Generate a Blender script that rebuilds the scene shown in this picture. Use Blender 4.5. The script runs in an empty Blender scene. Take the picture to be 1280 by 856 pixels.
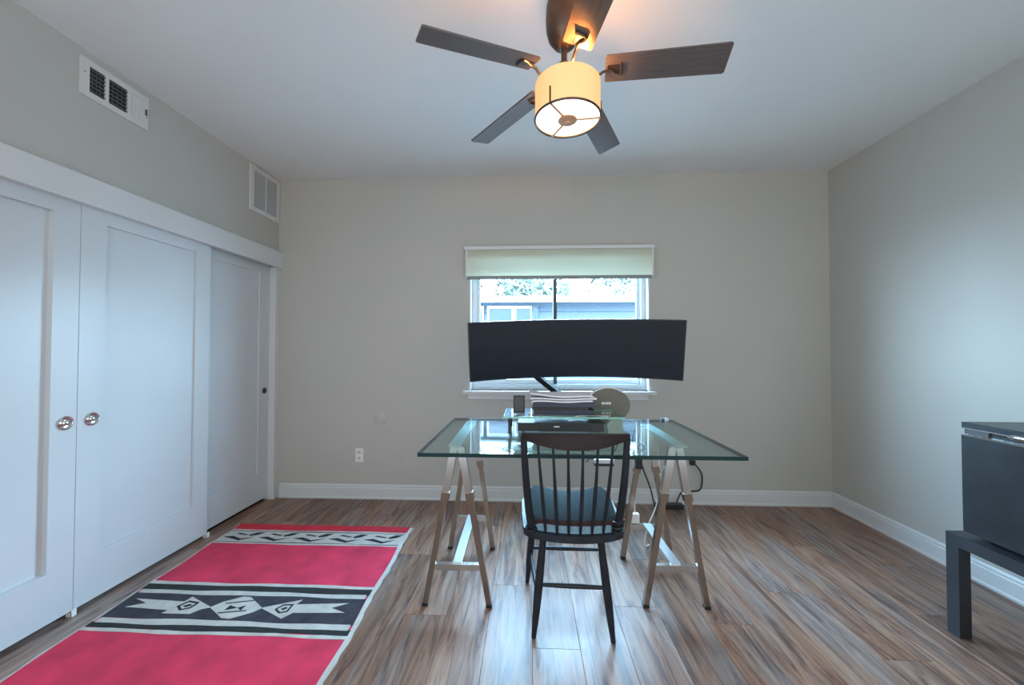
import bpy, bmesh, math, random
from mathutils import Vector, Matrix
random.seed(7)
S = bpy.context.scene
COL = S.collection
PI = math.pi

# ------------------------------------------------------------------ camera
XL, XR, D, H, YB = -1.931, 2.196, 2.849, 2.44, -0.35      # room limits
cd = bpy.data.cameras.new('camera')
cd.sensor_width = 36.0
cd.lens = 36.0 * 473.9 / 1280.0
cd.clip_start = 0.02
cam = bpy.data.objects.new('camera', cd)
COL.objects.link(cam)
cam.location = (0, 0, 1.1311)
yaw, pitch, roll = 0.04197, 0.01834, 0.0006
cam.rotation_euler = (Matrix.Rotation(yaw, 3, 'Z') @ Matrix.Rotation(PI / 2 + pitch, 3, 'X') @ Matrix.Rotation(roll, 3, 'Z')).to_euler()
S.camera = cam

# ------------------------------------------------------------------ world, light, exposure
S.view_settings.view_transform = 'Standard'
S.view_settings.look = 'None'
S.view_settings.gamma = 1.0
S.view_settings.use_curve_mapping = False
S.view_settings.exposure = 0.1
SKY = 50.0
W = bpy.data.worlds.new('overcast_sky')
S.world = W
W.use_nodes = True
wn, wl = W.node_tree.nodes, W.node_tree.links
wn.clear()
wo = wn.new('ShaderNodeOutputWorld')
wb = wn.new('ShaderNodeBackground')
wb.inputs['Strength'].default_value = SKY
tc = wn.new('ShaderNodeTexCoord')
sep = wn.new('ShaderNodeSeparateXYZ')
rmp = wn.new('ShaderNodeValToRGB')
rmp.color_ramp.elements[0].position = 0.0
rmp.color_ramp.elements[0].color = (0.50, 0.77, 1.0, 1)
rmp.color_ramp.elements[1].position = 0.7
rmp.color_ramp.elements[1].color = (0.38, 0.68, 1.0, 1)
wl.new(tc.outputs['Generated'], sep.inputs[0])
wl.new(sep.outputs['Z'], rmp.inputs['Fac'])
wl.new(rmp.outputs['Color'], wb.inputs['Color'])
wl.new(wb.outputs[0], wo.inputs[0])


def area(name, loc, rot, sx, sy, power, color, portal=False):
    l = bpy.data.lights.new(name, 'AREA')
    l.shape = 'RECTANGLE'
    l.size, l.size_y = sx, sy
    l.energy = power
    l.color = color
    if portal:
        l.cycles.is_portal = True
    o = bpy.data.objects.new(name, l)
    o.location = loc
    o.rotation_euler = rot
    COL.objects.link(o)
    return o


# sky portal in the window opening (sampling guide only), and an added fill lamp behind the camera
area('window_portal', (0.23, 3.03, 1.3), (-PI / 2, 0, 0), 1.40, 1.05, 1, (1, 1, 1), portal=True)
area('yard_portal', (0.0, 9.5, 5.5), (0, 0, 0), 26.0, 12.5, 1, (1, 1, 1), portal=True)
area('rear_fill_light', (0.1, -0.30, 1.25), (PI / 2, 0, 0), 3.6, 2.2, 42, (0.95, 0.985, 1.0))


# ------------------------------------------------------------------ materials
def nodes_of(name):
    m = bpy.data.materials.new(name)
    m.use_nodes = True
    nt = m.node_tree
    b = nt.nodes.get('Principled BSDF')
    return m, nt, b


def mat(name, col, rough=0.5, metal=0.0, var=0.06, scale=8.0, bump=0.0, bscale=60.0, stretch=None, spec=0.5, coat=0.0):
    """plain material with a faint procedural tone variation and optional fine relief"""
    m, nt, b = nodes_of(name)
    b.inputs['Roughness'].default_value = rough
    b.inputs['Metallic'].default_value = metal
    b.inputs['Specular IOR Level'].default_value = spec
    b.inputs['Coat Weight'].default_value = coat
    t = nt.nodes.new('ShaderNodeTexCoord')
    mp = nt.nodes.new('ShaderNodeMapping')
    if stretch:
        mp.inputs['Scale'].default_value = stretch
    nt.links.new(t.outputs['Object'], mp.inputs[0])
    n = nt.nodes.new('ShaderNodeTexNoise')
    n.inputs['Scale'].default_value = scale
    n.inputs['Detail'].default_value = 4
    nt.links.new(mp.outputs[0], n.inputs['Vector'])
    r = nt.nodes.new('ShaderNodeValToRGB')
    r.color_ramp.elements[0].position = 0.3
    r.color_ramp.elements[1].position = 0.7
    r.color_ramp.elements[0].color = (*[c * (1 - var) for c in col], 1)
    r.color_ramp.elements[1].color = (*[min(1, c * (1 + var)) for c in col], 1)
    nt.links.new(n.outputs['Fac'], r.inputs['Fac'])
    nt.links.new(r.outputs['Color'], b.inputs['Base Color'])
    if bump:
        n2 = nt.nodes.new('ShaderNodeTexNoise')
        n2.inputs['Scale'].default_value = bscale
        nt.links.new(mp.outputs[0], n2.inputs['Vector'])
        bp = nt.nodes.new('ShaderNodeBump')
        bp.inputs['Strength'].default_value = bump
        bp.inputs['Distance'].default_value = 0.002
        nt.links.new(n2.outputs['Fac'], bp.inputs['Height'])
        nt.links.new(bp.outputs[0], b.inputs['Normal'])
    return m


def glass_mat(name, tint, ior=1.5, rough=0.0):
    """thin pane: clear tinted transmission plus a Fresnel mirror"""
    m = bpy.data.materials.new(name)
    m.use_nodes = True
    nt = m.node_tree
    nt.nodes.clear()
    out = nt.nodes.new('ShaderNodeOutputMaterial')
    mix = nt.nodes.new('ShaderNodeMixShader')
    tr = nt.nodes.new('ShaderNodeBsdfTransparent')
    tr.inputs[0].default_value = (*tint, 1)
    gl = nt.nodes.new('ShaderNodeBsdfGlossy')
    gl.inputs['Roughness'].default_value = rough
    fr = nt.nodes.new('ShaderNodeFresnel')
    geo = nt.nodes.new('ShaderNodeNewGeometry')          # same mirror strength on entering and leaving the pane
    mr = nt.nodes.new('ShaderNodeMapRange')
    mr.inputs[3].default_value = ior
    mr.inputs[4].default_value = 1.0 / ior
    nt.links.new(geo.outputs['Backfacing'], mr.inputs[0])
    nt.links.new(mr.outputs[0], fr.inputs['IOR'])
    nt.links.new(fr.outputs[0], mix.inputs[0])
    nt.links.new(tr.outputs[0], mix.inputs[1])
    nt.links.new(gl.outputs[0], mix.inputs[2])
    nt.links.new(mix.outputs[0], out.inputs[0])
    return m


def plank_mat():
    m, nt, b = nodes_of('vinyl_plank')
    N, L = nt.nodes.new, nt.links.new
    t = N('ShaderNodeTexCoord')
    oi = N('ShaderNodeObjectInfo')
    off = N('ShaderNodeVectorMath'); off.operation = 'SCALE'
    cx = N('ShaderNodeCombineXYZ')
    L(oi.outputs['Random'], cx.inputs[0]); L(oi.outputs['Random'], cx.inputs[1]); L(oi.outputs['Random'], cx.inputs[2])
    off.inputs['Scale'].default_value = 91.0
    L(cx.outputs[0], off.inputs[0])
    add = N('ShaderNodeVectorMath')
    L(t.outputs['Object'], add.inputs[0]); L(off.outputs[0], add.inputs[1])
    mp = N('ShaderNodeMapping'); mp.inputs['Scale'].default_value = (30, 2.6, 30)
    L(add.outputs[0], mp.inputs[0])
    n = N('ShaderNodeTexNoise'); n.inputs['Scale'].default_value = 1.0; n.inputs['Detail'].default_value = 7; n.inputs['Roughness'].default_value = 0.68; n.inputs['Distortion'].default_value = 1.1
    L(mp.outputs[0], n.inputs['Vector'])
    r = N('ShaderNodeValToRGB')
    e = r.color_ramp.elements
    e[0].position = 0.28; e[0].color = (0.075, 0.052, 0.046, 1)
    e[1].position = 0.76; e[1].color = (0.46, 0.32, 0.22, 1)
    for p, c in ((0.40, (0.15, 0.085, 0.062, 1)), (0.50, (0.28, 0.162, 0.105, 1)), (0.62, (0.37, 0.235, 0.15, 1))):
        q = e.new(p); q.color = c
    L(n.outputs['Fac'], r.inputs['Fac'])
    # broad grey bleaching
    mp2 = N('ShaderNodeMapping'); mp2.inputs['Scale'].default_value = (9, 1.6, 9)
    L(add.outputs[0], mp2.inputs[0])
    n2 = N('ShaderNodeTexNoise'); n2.inputs['Scale'].default_value = 1.0; n2.inputs['Detail'].default_value = 3
    L(mp2.outputs[0], n2.inputs['Vector'])
    r2 = N('ShaderNodeValToRGB'); r2.color_ramp.elements[0].position = 0.46; r2.color_ramp.elements[1].position = 0.68
    L(n2.outputs['Fac'], r2.inputs['Fac'])
    mx = N('ShaderNodeMix'); mx.data_type = 'RGBA'; mx.blend_type = 'MIX'
    hs = N('ShaderNodeHueSaturation'); hs.inputs['Saturation'].default_value = 0.55; hs.inputs['Value'].default_value = 0.92
    L(r.outputs['Color'], hs.inputs['Color'])
    L(r2.outputs['Color'], mx.inputs[0])
    L(r.outputs['Color'], mx.inputs[6]); L(hs.outputs[0], mx.inputs[7])
    # per-plank tone
    hv = N('ShaderNodeHueSaturation')
    mr = N('ShaderNodeMapRange'); mr.inputs[3].default_value = 0.74; mr.inputs[4].default_value = 1.10; hv.inputs['Saturation'].default_value = 1.02; hv.inputs['Hue'].default_value = 0.492
    L(oi.outputs['Random'], mr.inputs[0]); L(mr.outputs[0], hv.inputs['Value'])
    L(mx.outputs[2], hv.inputs['Color'])
    L(hv.outputs[0], b.inputs['Base Color'])
    rr = N('ShaderNodeMapRange'); rr.inputs[3].default_value = 0.33; rr.inputs[4].default_value = 0.42; b.inputs['Specular IOR Level'].default_value = 0.40
    L(n.outputs['Fac'], rr.inputs[0]); L(rr.outputs[0], b.inputs['Roughness'])
    bp = N('ShaderNodeBump'); bp.inputs['Strength'].default_value = 0.12; bp.inputs['Distance'].default_value = 0.001
    L(n.outputs['Fac'], bp.inputs['Height']); L(bp.outputs[0], b.inputs['Normal'])
    return m


def glow_mat(name, col, strength, base):
    m, nt, b = nodes_of(name)
    b.inputs['Base Color'].default_value = (*base, 1)
    b.inputs['Roughness'].default_value = 0.6
    b.inputs['Emission Color'].default_value = (*col, 1)
    b.inputs['Emission Strength'].default_value = strength
    t = nt.nodes.new('ShaderNodeTexCoord')
    n = nt.nodes.new('ShaderNodeTexNoise'); n.inputs['Scale'].default_value = 40
    nt.links.new(t.outputs['Object'], n.inputs['Vector'])
    bp = nt.nodes.new('ShaderNodeBump'); bp.inputs['Strength'].default_value = 0.1; bp.inputs['Distance'].default_value = 0.001
    nt.links.new(n.outputs['Fac'], bp.inputs['Height']); nt.links.new(bp.outputs[0], b.inputs['Normal'])
    return m


def cloth_translucent(name, col):
    m, nt, b = nodes_of(name)
    b.inputs['Base Color'].default_value = (*col, 1)
    b.inputs['Roughness'].default_value = 0.8
    out = nt.nodes['Material Output']
    tl = nt.nodes.new('ShaderNodeBsdfTranslucent'); tl.inputs[0].default_value = (*col, 1)
    mx = nt.nodes.new('ShaderNodeMixShader'); mx.inputs[0].default_value = 0.5
    nt.links.new(b.outputs[0], mx.inputs[1]); nt.links.new(tl.outputs[0], mx.inputs[2])
    nt.links.new(mx.outputs[0], out.inputs[0])
    w = nt.nodes.new('ShaderNodeTexWave'); w.inputs['Scale'].default_value = 160; w.bands_direction = 'Z'
    t = nt.nodes.new('ShaderNodeTexCoord'); nt.links.new(t.outputs['Object'], w.inputs['Vector'])
    bp = nt.nodes.new('ShaderNodeBump'); bp.inputs['Strength'].default_value = 0.15; bp.inputs['Distance'].default_value = 0.0005
    nt.links.new(w.outputs['Fac'], bp.inputs['Height']); nt.links.new(bp.outputs[0], b.inputs['Normal'])
    return m


M = {
    'wall': mat('greige_wall_paint', (0.475, 0.468, 0.432), 0.52, var=0.02, scale=2, bump=0.05, bscale=120, spec=0.45),
    'ceil': mat('ceiling_paint', (0.72, 0.73, 0.72), 0.5, var=0.02, scale=2, bump=0.05, bscale=120, spec=0.4),
    'white': mat('white_gloss_paint', (0.62, 0.635, 0.64), 0.36, var=0.02, scale=3),
    'door': mat('white_door_paint', (0.56, 0.60, 0.625), 0.36, var=0.02, scale=3, bump=0.03, bscale=40),
    'plank': plank_mat(),
    'slab': mat('subfloor', (0.03, 0.025, 0.022), 0.9),
    'chrome': mat('polished_chrome', (0.75, 0.75, 0.76), 0.14, 1.0, var=0.03),
    'nickel': mat('brushed_nickel', (0.56, 0.56, 0.56), 0.22, 1.0, var=0.08, scale=30, stretch=(1, 1, 0.1)),
    'tube': mat('floor_tinted_steel', (0.33, 0.275, 0.235), 0.22, 1.0, var=0.1, scale=30, stretch=(1, 1, 0.1)),  # brown floor reflection is painted into the steel colour
    'beam_white': mat('pale_beam_enamel', (0.74, 0.78, 0.79), 0.4, var=0.04),
    'matte_black': mat('matte_black', (0.012, 0.016, 0.020), 0.7, var=0.1, spec=0.12),
    'steel_plate': mat('pale_steel', (0.55, 0.60, 0.63), 0.32, 0.8, var=0.05),
    'dark_metal': mat('dark_bronze', (0.10, 0.075, 0.062), 0.38, 0.85, var=0.15, scale=30),
    'blade': mat('fan_blade_wood', (0.105, 0.085, 0.08), 0.34, var=0.22, scale=5, stretch=(1.5, 30, 1)),
    'shade': glow_mat('lamp_shade_glow', (1.0, 0.51, 0.155), 0.80, (0.45, 0.36, 0.24)),
    'diffuser': glow_mat('lamp_diffuser_glow', (1.0, 0.80, 0.66), 4.0, (0.9, 0.85, 0.8)),
    'bronze_lit': mat('lamplit_bronze', (0.55, 0.30, 0.16), 0.5, 0.1, var=0.08),  # bronze with the diffuser's glow painted into its colour
    'black_paint': mat('black_chair_paint', (0.015, 0.019, 0.027), 0.45, var=0.3, scale=20, spec=0.32),
    'crest': mat('dark_brown_black_wood', (0.020, 0.014, 0.016), 0.45, var=0.3, scale=10, stretch=(1, 6, 6)),
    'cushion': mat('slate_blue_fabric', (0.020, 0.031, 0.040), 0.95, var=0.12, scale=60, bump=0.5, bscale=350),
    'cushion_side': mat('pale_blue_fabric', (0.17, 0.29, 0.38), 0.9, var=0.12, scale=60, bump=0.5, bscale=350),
    'maroon': mat('maroon_piping', (0.035, 0.008, 0.011), 0.8, var=0.2),
    'screen': mat('matte_screen', (0.010, 0.014, 0.024), 0.45, var=0.1, spec=0.22),
    'black_plastic': mat('black_plastic', (0.014, 0.015, 0.017), 0.38, var=0.2, scale=30),
    'grey_plastic': mat('dark_grey_plastic', (0.07, 0.065, 0.07), 0.5, var=0.1),
    'table_black': mat('black_table_lacquer', (0.022, 0.026, 0.032), 0.42, var=0.15),
    'fridge': mat('black_fridge_skin', (0.018, 0.021, 0.026), 0.34, var=0.25, scale=9, bump=0.25, bscale=220),
    'glass': glass_mat('green_tinted_glass', (0.82, 0.935, 0.925), 1.6),
    'riser_glass': glass_mat('riser_glass', (0.93, 0.98, 0.965), 1.5),
    'edge': mat('glass_edge_green', (0.002, 0.028, 0.032), 0.35, var=0.2, scale=20, spec=0.2),
    'riser_edge': mat('riser_edge_aqua', (0.22, 0.55, 0.47), 0.2, var=0.2, scale=20),
    'pane': glass_mat('window_pane', (0.96, 0.98, 0.98), 1.13),
    'sash': mat('white_vinyl', (0.68, 0.72, 0.73), 0.4, var=0.02),
    'stile': mat('shaded_stile_arm_grey', (0.06, 0.085, 0.10), 0.5, 0.2, var=0.05),  # meeting stile's shadow painted in as dark teal; monitor wrist shares it
    'shade_cloth': cloth_translucent('roller_shade_cloth', (0.78, 0.78, 0.67)),
    'shade_bar': mat('grey_bottom_bar', (0.22, 0.24, 0.24), 0.5),
    'red': mat('rug_crimson_wool', (0.60, 0.030, 0.082), 0.95, var=0.22, scale=7, bump=0.6, bscale=420),
    'red2': mat('rug_scarlet_wool', (0.58, 0.022, 0.048), 0.95, var=0.15, scale=9, bump=0.6, bscale=420),
    'cream': mat('rug_cream_wool', (0.50, 0.48, 0.44), 0.95, var=0.12, scale=20, bump=0.6, bscale=420),
    'char': mat('rug_charcoal_wool', (0.035, 0.033, 0.045), 0.95, var=0.35, scale=14, bump=0.6, bscale=420),
    'rblack': mat('rug_black_wool', (0.016, 0.02, 0.02), 0.95, var=0.3, scale=14, bump=0.6, bscale=420),
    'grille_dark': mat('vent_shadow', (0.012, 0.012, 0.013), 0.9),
    'slat_dark': mat('vent_grey_slat', (0.10, 0.10, 0.10), 0.6),
    'vent': mat('white_vent_enamel', (0.62, 0.62, 0.61), 0.4, var=0.02),
    'vent_in': mat('grey_vent_enamel', (0.62, 0.63, 0.63), 0.5, var=0.02),
    'paper': mat('white_paper', (0.74, 0.76, 0.82), 0.7, var=0.05),
    'navy': mat('dark_navy_cover', (0.03, 0.04, 0.075), 0.4, var=0.2),
    'disc': mat('grey_speaker_cloth', (0.17, 0.16, 0.14), 0.8, var=0.1, scale=60, bump=0.3, bscale=300),
    'white_plastic': mat('white_plastic', (0.78, 0.78, 0.76), 0.35, var=0.03),
    'clear_bracket': mat('grey_green_plastic', (0.20, 0.27, 0.23), 0.3, var=0.15),
    'siding': mat('blue_grey_siding', (0.017, 0.026, 0.040), 0.6, var=0.08, scale=3),
    'fascia': mat('white_fascia', (0.75, 0.74, 0.74), 0.6),
    'roof': mat('brown_roof', (0.12, 0.10, 0.095), 0.8, var=0.2, scale=12),
    'house_pane': mat('dark_house_glass', (0.02, 0.028, 0.045), 0.15),
    'leaf': mat('pale_green_leaf', (0.030, 0.042, 0.026), 0.6, var=0.5, scale=3),
    'blossom': mat('pink_blossom', (0.10, 0.045, 0.055), 0.7, var=0.25, scale=3),
    'bark': mat('brown_bark', (0.08, 0.06, 0.045), 0.9, var=0.3),
    'ground': mat('concrete_path', (0.20, 0.20, 0.20), 0.8, var=0.15, scale=3),
}


# ------------------------------------------------------------------ mesh helpers
class MB:
    def __init__(self):
        self.bm = bmesh.new()

    def box(self, x0, x1, y0, y1, z0, z1):
        v = [self.bm.verts.new(p) for p in ((x0, y0, z0), (x1, y0, z0), (x1, y1, z0), (x0, y1, z0), (x0, y0, z1), (x1, y0, z1), (x1, y1, z1), (x0, y1, z1))]
        for f in ((0, 3, 2, 1), (4, 5, 6, 7), (0, 1, 5, 4), (1, 2, 6, 5), (2, 3, 7, 6), (3, 0, 4, 7)):
            self.bm.faces.new([v[i] for i in f])
        return self

    def beam(self, p, q, w, h, up=(0, 0, 1)):
        """square bar from p to q, w across and h along up"""
        p, q, up = Vector(p), Vector(q), Vector(up)
        d = (q - p).normalized()
        s = d.cross(up).normalized()
        u = s.cross(d).normalized()
        v = []
        for c in (p, q):
            for a, b in ((-1, -1), (1, -1), (1, 1), (-1, 1)):
                v.append(self.bm.verts.new(c + s * a * w / 2 + u * b * h / 2))
        for f in ((0, 1, 2, 3), (7, 6, 5, 4), (0, 4, 5, 1), (1, 5, 6, 2), (2, 6, 7, 3), (3, 7, 4, 0)):
            self.bm.faces.new([v[i] for i in f])
        return self

    def tube(self, pts, r, seg=10, cap=True):
        """round tube through points; r is a number or one radius per point"""
        pts = [Vector(p) for p in pts]
        rs = r if isinstance(r, (list, tuple)) else [r] * len(pts)
        rings = []
        prev = None
        for i, p in enumerate(pts):
            d = (pts[min(i + 1, len(pts) - 1)] - pts[max(i - 1, 0)]).normalized()
            if prev is None:
                a = Vector((0, 0, 1)) if abs(d.z) < 0.9 else Vector((1, 0, 0))
                s = d.cross(a).normalized()
            else:
                s = (prev - d * prev.dot(d)).normalized()
            prev = s
            u = d.cross(s)
            rings.append([self.bm.verts.new(p + (s * math.cos(2 * PI * k / seg) + u * math.sin(2 * PI * k / seg)) * rs[i]) for k in range(seg)])
        for a, b in zip(rings, rings[1:]):
            for k in range(seg):
                self.bm.faces.new((a[k], a[(k + 1) % seg], b[(k + 1) % seg], b[k]))
        if cap:
            self.bm.faces.new(rings[0][::-1])
            self.bm.faces.new(rings[-1])
        return self

    def lathe(self, prof, c, seg=32, axis='Z', cap0=True, cap1=True):
        """prof is a list of (radius, height along axis)"""
        c = Vector(c)
        rings = []
        for r, h in prof:
            ring = []
            for k in range(seg):
                a = 2 * PI * k / seg
                x, y = r * math.cos(a), r * math.sin(a)
                ring.append(self.bm.verts.new(c + (Vector((x, y, h)) if axis == 'Z' else Vector((h, x, y)) if axis == 'X' else Vector((x, h, -y)))))
            rings.append(ring)
        for a, b in zip(rings, rings[1:]):
            for k in range(seg):
                self.bm.faces.new((a[k], a[(k + 1) % seg], b[(k + 1) % seg], b[k]))
        if cap0:
            self.bm.faces.new(rings[0][::-1])
        if cap1:
            self.bm.faces.new(rings[-1])
        return self

    def prism(self, poly, lo, hi, axis='Z'):
        """extrude a flat outline between lo and hi along axis"""
        def P(a, b, h):
            return (a, b, h) if axis == 'Z' else (h, a, b) if axis == 'X' else (a, h, b)
        n = len(poly)
        A = [self.bm.verts.new(P(*p, lo)) for p in poly]
        B = [self.bm.verts.new(P(*p, hi)) for p in poly]
        self.bm.faces.new(A[::-1])
        self.bm.faces.new(B)
        for i in range(n):
            self.bm.faces.new((A[i], A[(i + 1) % n], B[(i + 1) % n], B[i]))
        return self

    def slab(self, f, nu, nv, th):
        """closed sheet: f(u, v) gives the upper point and its normal offset direction"""
        top = [[None] * (nv + 1) for _ in range(nu + 1)]
        bot = [[None] * (nv + 1) for _ in range(nu + 1)]
        for i in range(nu + 1):
            for j in range(nv + 1):
                p, n = f(i / nu, j / nv)
                top[i][j] = self.bm.verts.new(p)
                bot[i][j] = self.bm.verts.new(Vector(p) - Vector(n) * th)
        for i in range(nu):
            for j in range(nv):
                self.bm.faces.new((top[i][j], top[i + 1][j], top[i + 1][j + 1], top[i][j + 1]))
                self.bm.faces.new((bot[i][j], bot[i][j + 1], bot[i + 1][j + 1], bot[i + 1][j]))
        for i in range(nu):
            self.bm.faces.new((top[i][0], bot[i][0], bot[i + 1][0], top[i + 1][0]))
            self.bm.faces.new((top[i][nv], top[i + 1][nv], bot[i + 1][nv], bot[i][nv]))
        for j in range(nv):
            self.bm.faces.new((top[0][j], top[0][j + 1], bot[0][j + 1], bot[0][j]))
            self.bm.faces.new((top[nu][j], bot[nu][j], bot[nu][j + 1], top[nu][j + 1]))
        return self

    def build(self, name, m, parent=None, bevel=0.0, smooth=False, loc=None, seg=2):
        if bevel:
            es = [e for e in self.bm.edges if len(e.link_faces) == 2 and e.calc_face_angle(0) > 0.6]
            bmesh.ops.bevel(self.bm, geom=es, offset=bevel, segments=seg, affect='EDGES', profile=0.5, clamp_overlap=True)
        bmesh.ops.recalc_face_normals(self.bm, faces=self.bm.faces)
        root = Vector((0, 0, 0))
        if parent is not None:
            p = parent
            while p.parent:
                p = p.parent
            root = p.location
        elif loc is not None:
            root = Vector(loc)
        bmesh.ops.translate(self.bm, verts=self.bm.verts, vec=-root)
        me = bpy.data.meshes.new(name)
        if smooth:
            for f in self.bm.faces:
                f.smooth = True
        self.bm.to_mesh(me)
        self.bm.free()
        if smooth:
            me.set_sharp_from_angle(angle=math.radians(40))
        me.materials.append(m)
        o = bpy.data.objects.new(name, me)
        COL.objects.link(o)
        if parent is not None:
            o.parent = parent
        elif loc is not None:
            o.location = loc
        return o


def tag(o, label, cat, group=None, kind=None):
    o['label'] = label
    if cat:
        o['category'] = cat
    if group:
        o['group'] = group
    if kind:
        o['kind'] = kind
    return o


def thing(name, label, cat, loc=(0, 0, 0), group=None, kind=None):
    o = bpy.data.objects.new(name, None)
    o.empty_display_size = 0.05
    o.location = loc
    COL.objects.link(o)
    return tag(o, label, cat, group, kind)


def box(name, m, parent, x0, x1, y0, y1, z0, z1, bevel=0.0, loc=None):
    return MB().box(x0, x1, y0, y1, z0, z1).build(name, m, parent, bevel, loc=loc)


def dup(o, parent=None, delta=(0, 0, 0)):
    """copy of a thing or part, with its children, sharing mesh data"""
    c = o.copy()
    COL.objects.link(c)
    c.parent = parent
    c.location = o.location + Vector(delta)
    for ch in o.children:
        dup(ch, c)
    return c


# ================================================================== SETTING
T = 0.16
WX0, WX1, WZ0, WZ1 = -0.437, 0.896, 0.822, 1.80            # window opening
f = tag(box('floor', M['slab'], None, XL - 0.75, XR + T, YB - T, D + T, -0.10, -0.012, loc=(0, 0, -0.012)), 'wood-look plank floor of brown and grey boards running towards the window', 'floor', kind='structure')
# planks: one full-length mesh shared by all whole boards, cut boards get their own
PW, PLN, GAP = 0.182, 1.22, 0.0005


def plank_mesh(w, l):
    mb = MB().box(GAP, w - GAP, GAP, l - GAP, -0.012, 0.0)
    bm = mb.bm
    es = [e for e in bm.edges if all(abs(v.co.z) < 1e-6 for v in e.verts)]
    bmesh.ops.bevel(bm, geom=es, offset=0.0006, segments=1, affect='EDGES')
    bmesh.ops.recalc_face_normals(bm, faces=bm.faces)
    me = bpy.data.meshes.new('plank')
    bm.to_mesh(me)
    bm.free()
    me.materials.append(M['plank'])
    return me


cache = {}
x = XL - 0.055
row = 0
offs = [0.0, 0.47, 0.86, 0.25, 0.63, 1.04, 0.38]
while x < XR - 0.01:
    w = min(PW, XR - x)
    y = YB - offs[row % 7]
    while y < D - 0.005:
        y0, y1 = max(y, YB), min(y + PLN, D)
        if y1 - y0 > 0.03:
            key = (round(w, 3), round(y1 - y0, 3))
            if key not in cache:
                cache[key] = plank_mesh(w, y1 - y0)
            p = bpy.data.objects.new('plank', cache[key])
            COL.objects.link(p)
            p.parent = f
            p.location = (x, y0, 0.012)
        y += PLN
    x += PW
    row += 1

tag(box('ceiling', M['ceil'], None, XL - 0.75, XR + T, YB - T, D + T, H, H + 0.1, loc=(0, 0, H)), 'flat white ceiling with the fan hanging from it', 'ceiling', kind='structure')
mb = MB()
mb.box(XL - 0.75, WX0, D, D + T, -0.012, H).box(WX1, XR + T, D, D + T, -0.012, H).box(WX0, WX1, D, D + T, -0.012, WZ0).box(WX0, WX1, D, D + T, WZ1, H)
tag(mb.build('wall_back', M['wall'], None, loc=(0, D, 0)), 'greige far wall with the window in it', 'wall', kind='structure')
tag(box('wall_right', M['wall'], None, XR, XR + T, YB - T, D, -0.012, H, loc=(XR, 0, 0)), 'plain greige right-hand wall behind the fridge', 'wall', kind='structure')
mb = MB().box(XL - 0.08, XL, YB, D, 1.80, H).box(XL - 0.08, XL, YB, 0.10, -0.012, 1.80).box(XL - 0.75, XL - 0.67, YB, D, -0.012, H)
tag(mb.build('wall_left', M['wall'], None, loc=(XL, 0, 0)), 'greige left-hand wall above the closet doors', 'wall', kind='structure')
tag(box('wall_rear', M['wall'], None, XL - 0.75, XR + T, YB - T, YB, -0.012, H, loc=(0, YB, 0)), 'greige rear wall behind the camera', 'wall', kind='structure')


def base_profile(t0=0.0):
    # (depth from wall, height)
    return [(0, 0), (0.016, 0), (0.018, 0.012), (0.014, 0.02), (0.014, 0.082), (0.011, 0.088), (0.012, 0.098), (0.006, 0.108), (0, 0.108)]


mb = MB()
mb.prism([(D - d, z) for d, z in base_profile()], XL + 0.035, XR - 0.0005, axis='X')
tag(mb.build('baseboard_back', M['white'], None, loc=(0, D, 0)), 'white moulded baseboard along the far wall under the window', 'baseboard', kind='structure')
mb = MB()
mb.prism([(XR - d, z) for d, z in base_profile()], YB, D - 0.019, axis='Y')
tag(mb.build('baseboard_right', M['white'], None, loc=(XR, 0, 0)), 'white moulded baseboard along the right-hand wall', 'baseboard', kind='structure')

# closet header board and far jamb
tag(box('trim_1', M['white'], None, XL, XL + 0.036, 0.05, D - 0.001, 1.756, 1.876, bevel=0.002, loc=(XL, 0, 1.756)), 'wide white header board over the sliding closet doors', 'trim', kind='structure')
mb = MB().box(XL - 0.07, XL + 0.012, D - 0.045, D - 0.001, 0.0, 1.756)
tag(mb.build('trim_2', M['white'], None, bevel=0.002, loc=(XL, D - 0.02, 0)), 'narrow white jamb at the far end of the closet', 'trim', kind='structure')


def closet_door(name, label, xf, y0, y1, py0, py1, rec, pull_y, dark_pull=False):
    """shaker sliding door: xf is its front plane, panel between py0 and py1 set back by rec"""
    z0, z1, pz0, pz1 = 0.024, 1.79, 0.226, 1.697
    th = 0.034
    r = thing(name, label, 'door', (xf, (y0 + y1) / 2, 0), kind='structure')
    box('stile', M['door'], r, xf - th, xf, y0, py0, z0, z1, bevel=0.0012)
    box('stile', M['door'], r, xf - th, xf, py1, y1, z0, z1, bevel=0.0012)
    box('rail', M['door'], r, xf - th, xf, py0, py1, z0, pz0, bevel=0.003)
    box('rail', M['door'], r, xf - th, xf, py0, py1, pz1, z1, bevel=0.003)
    box('recessed_panel', M['door'], r, xf - th + 0.002, xf - rec, py0 - 0.001, py1 + 0.001, pz0 - 0.001, pz1 + 0.001)
    # round cup pull
    pz = 0.823
    mb = MB().lathe([(0.029, 0.0), (0.029, 0.004), (0.025, 0.006), (0.021, 0.003), (0.012, 0.0015), (0.0005, 0.001)], (xf, pull_y, pz), 28, 'X')
    if dark_pull:
        mb.bm.free()
        mb = MB().lathe([(0.022, 0.0), (0.022, 0.003), (0.017, 0.004), (0.0005, 0.002)], (xf, pull_y, pz), 24, 'X')
    k = mb.build('cup_pull', M['black_plastic'] if dark_pull else M['chrome'], r, smooth=True)
    if not dark_pull:
        MB().lathe([(0.012, 0.0), (0.012, 0.006), (0.008, 0.010), (0.001, 0.011)], (xf + 0.0012, pull_y, pz), 20, 'X').build('pull_button', M['chrome'], k, smooth=True)
    return r


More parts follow.
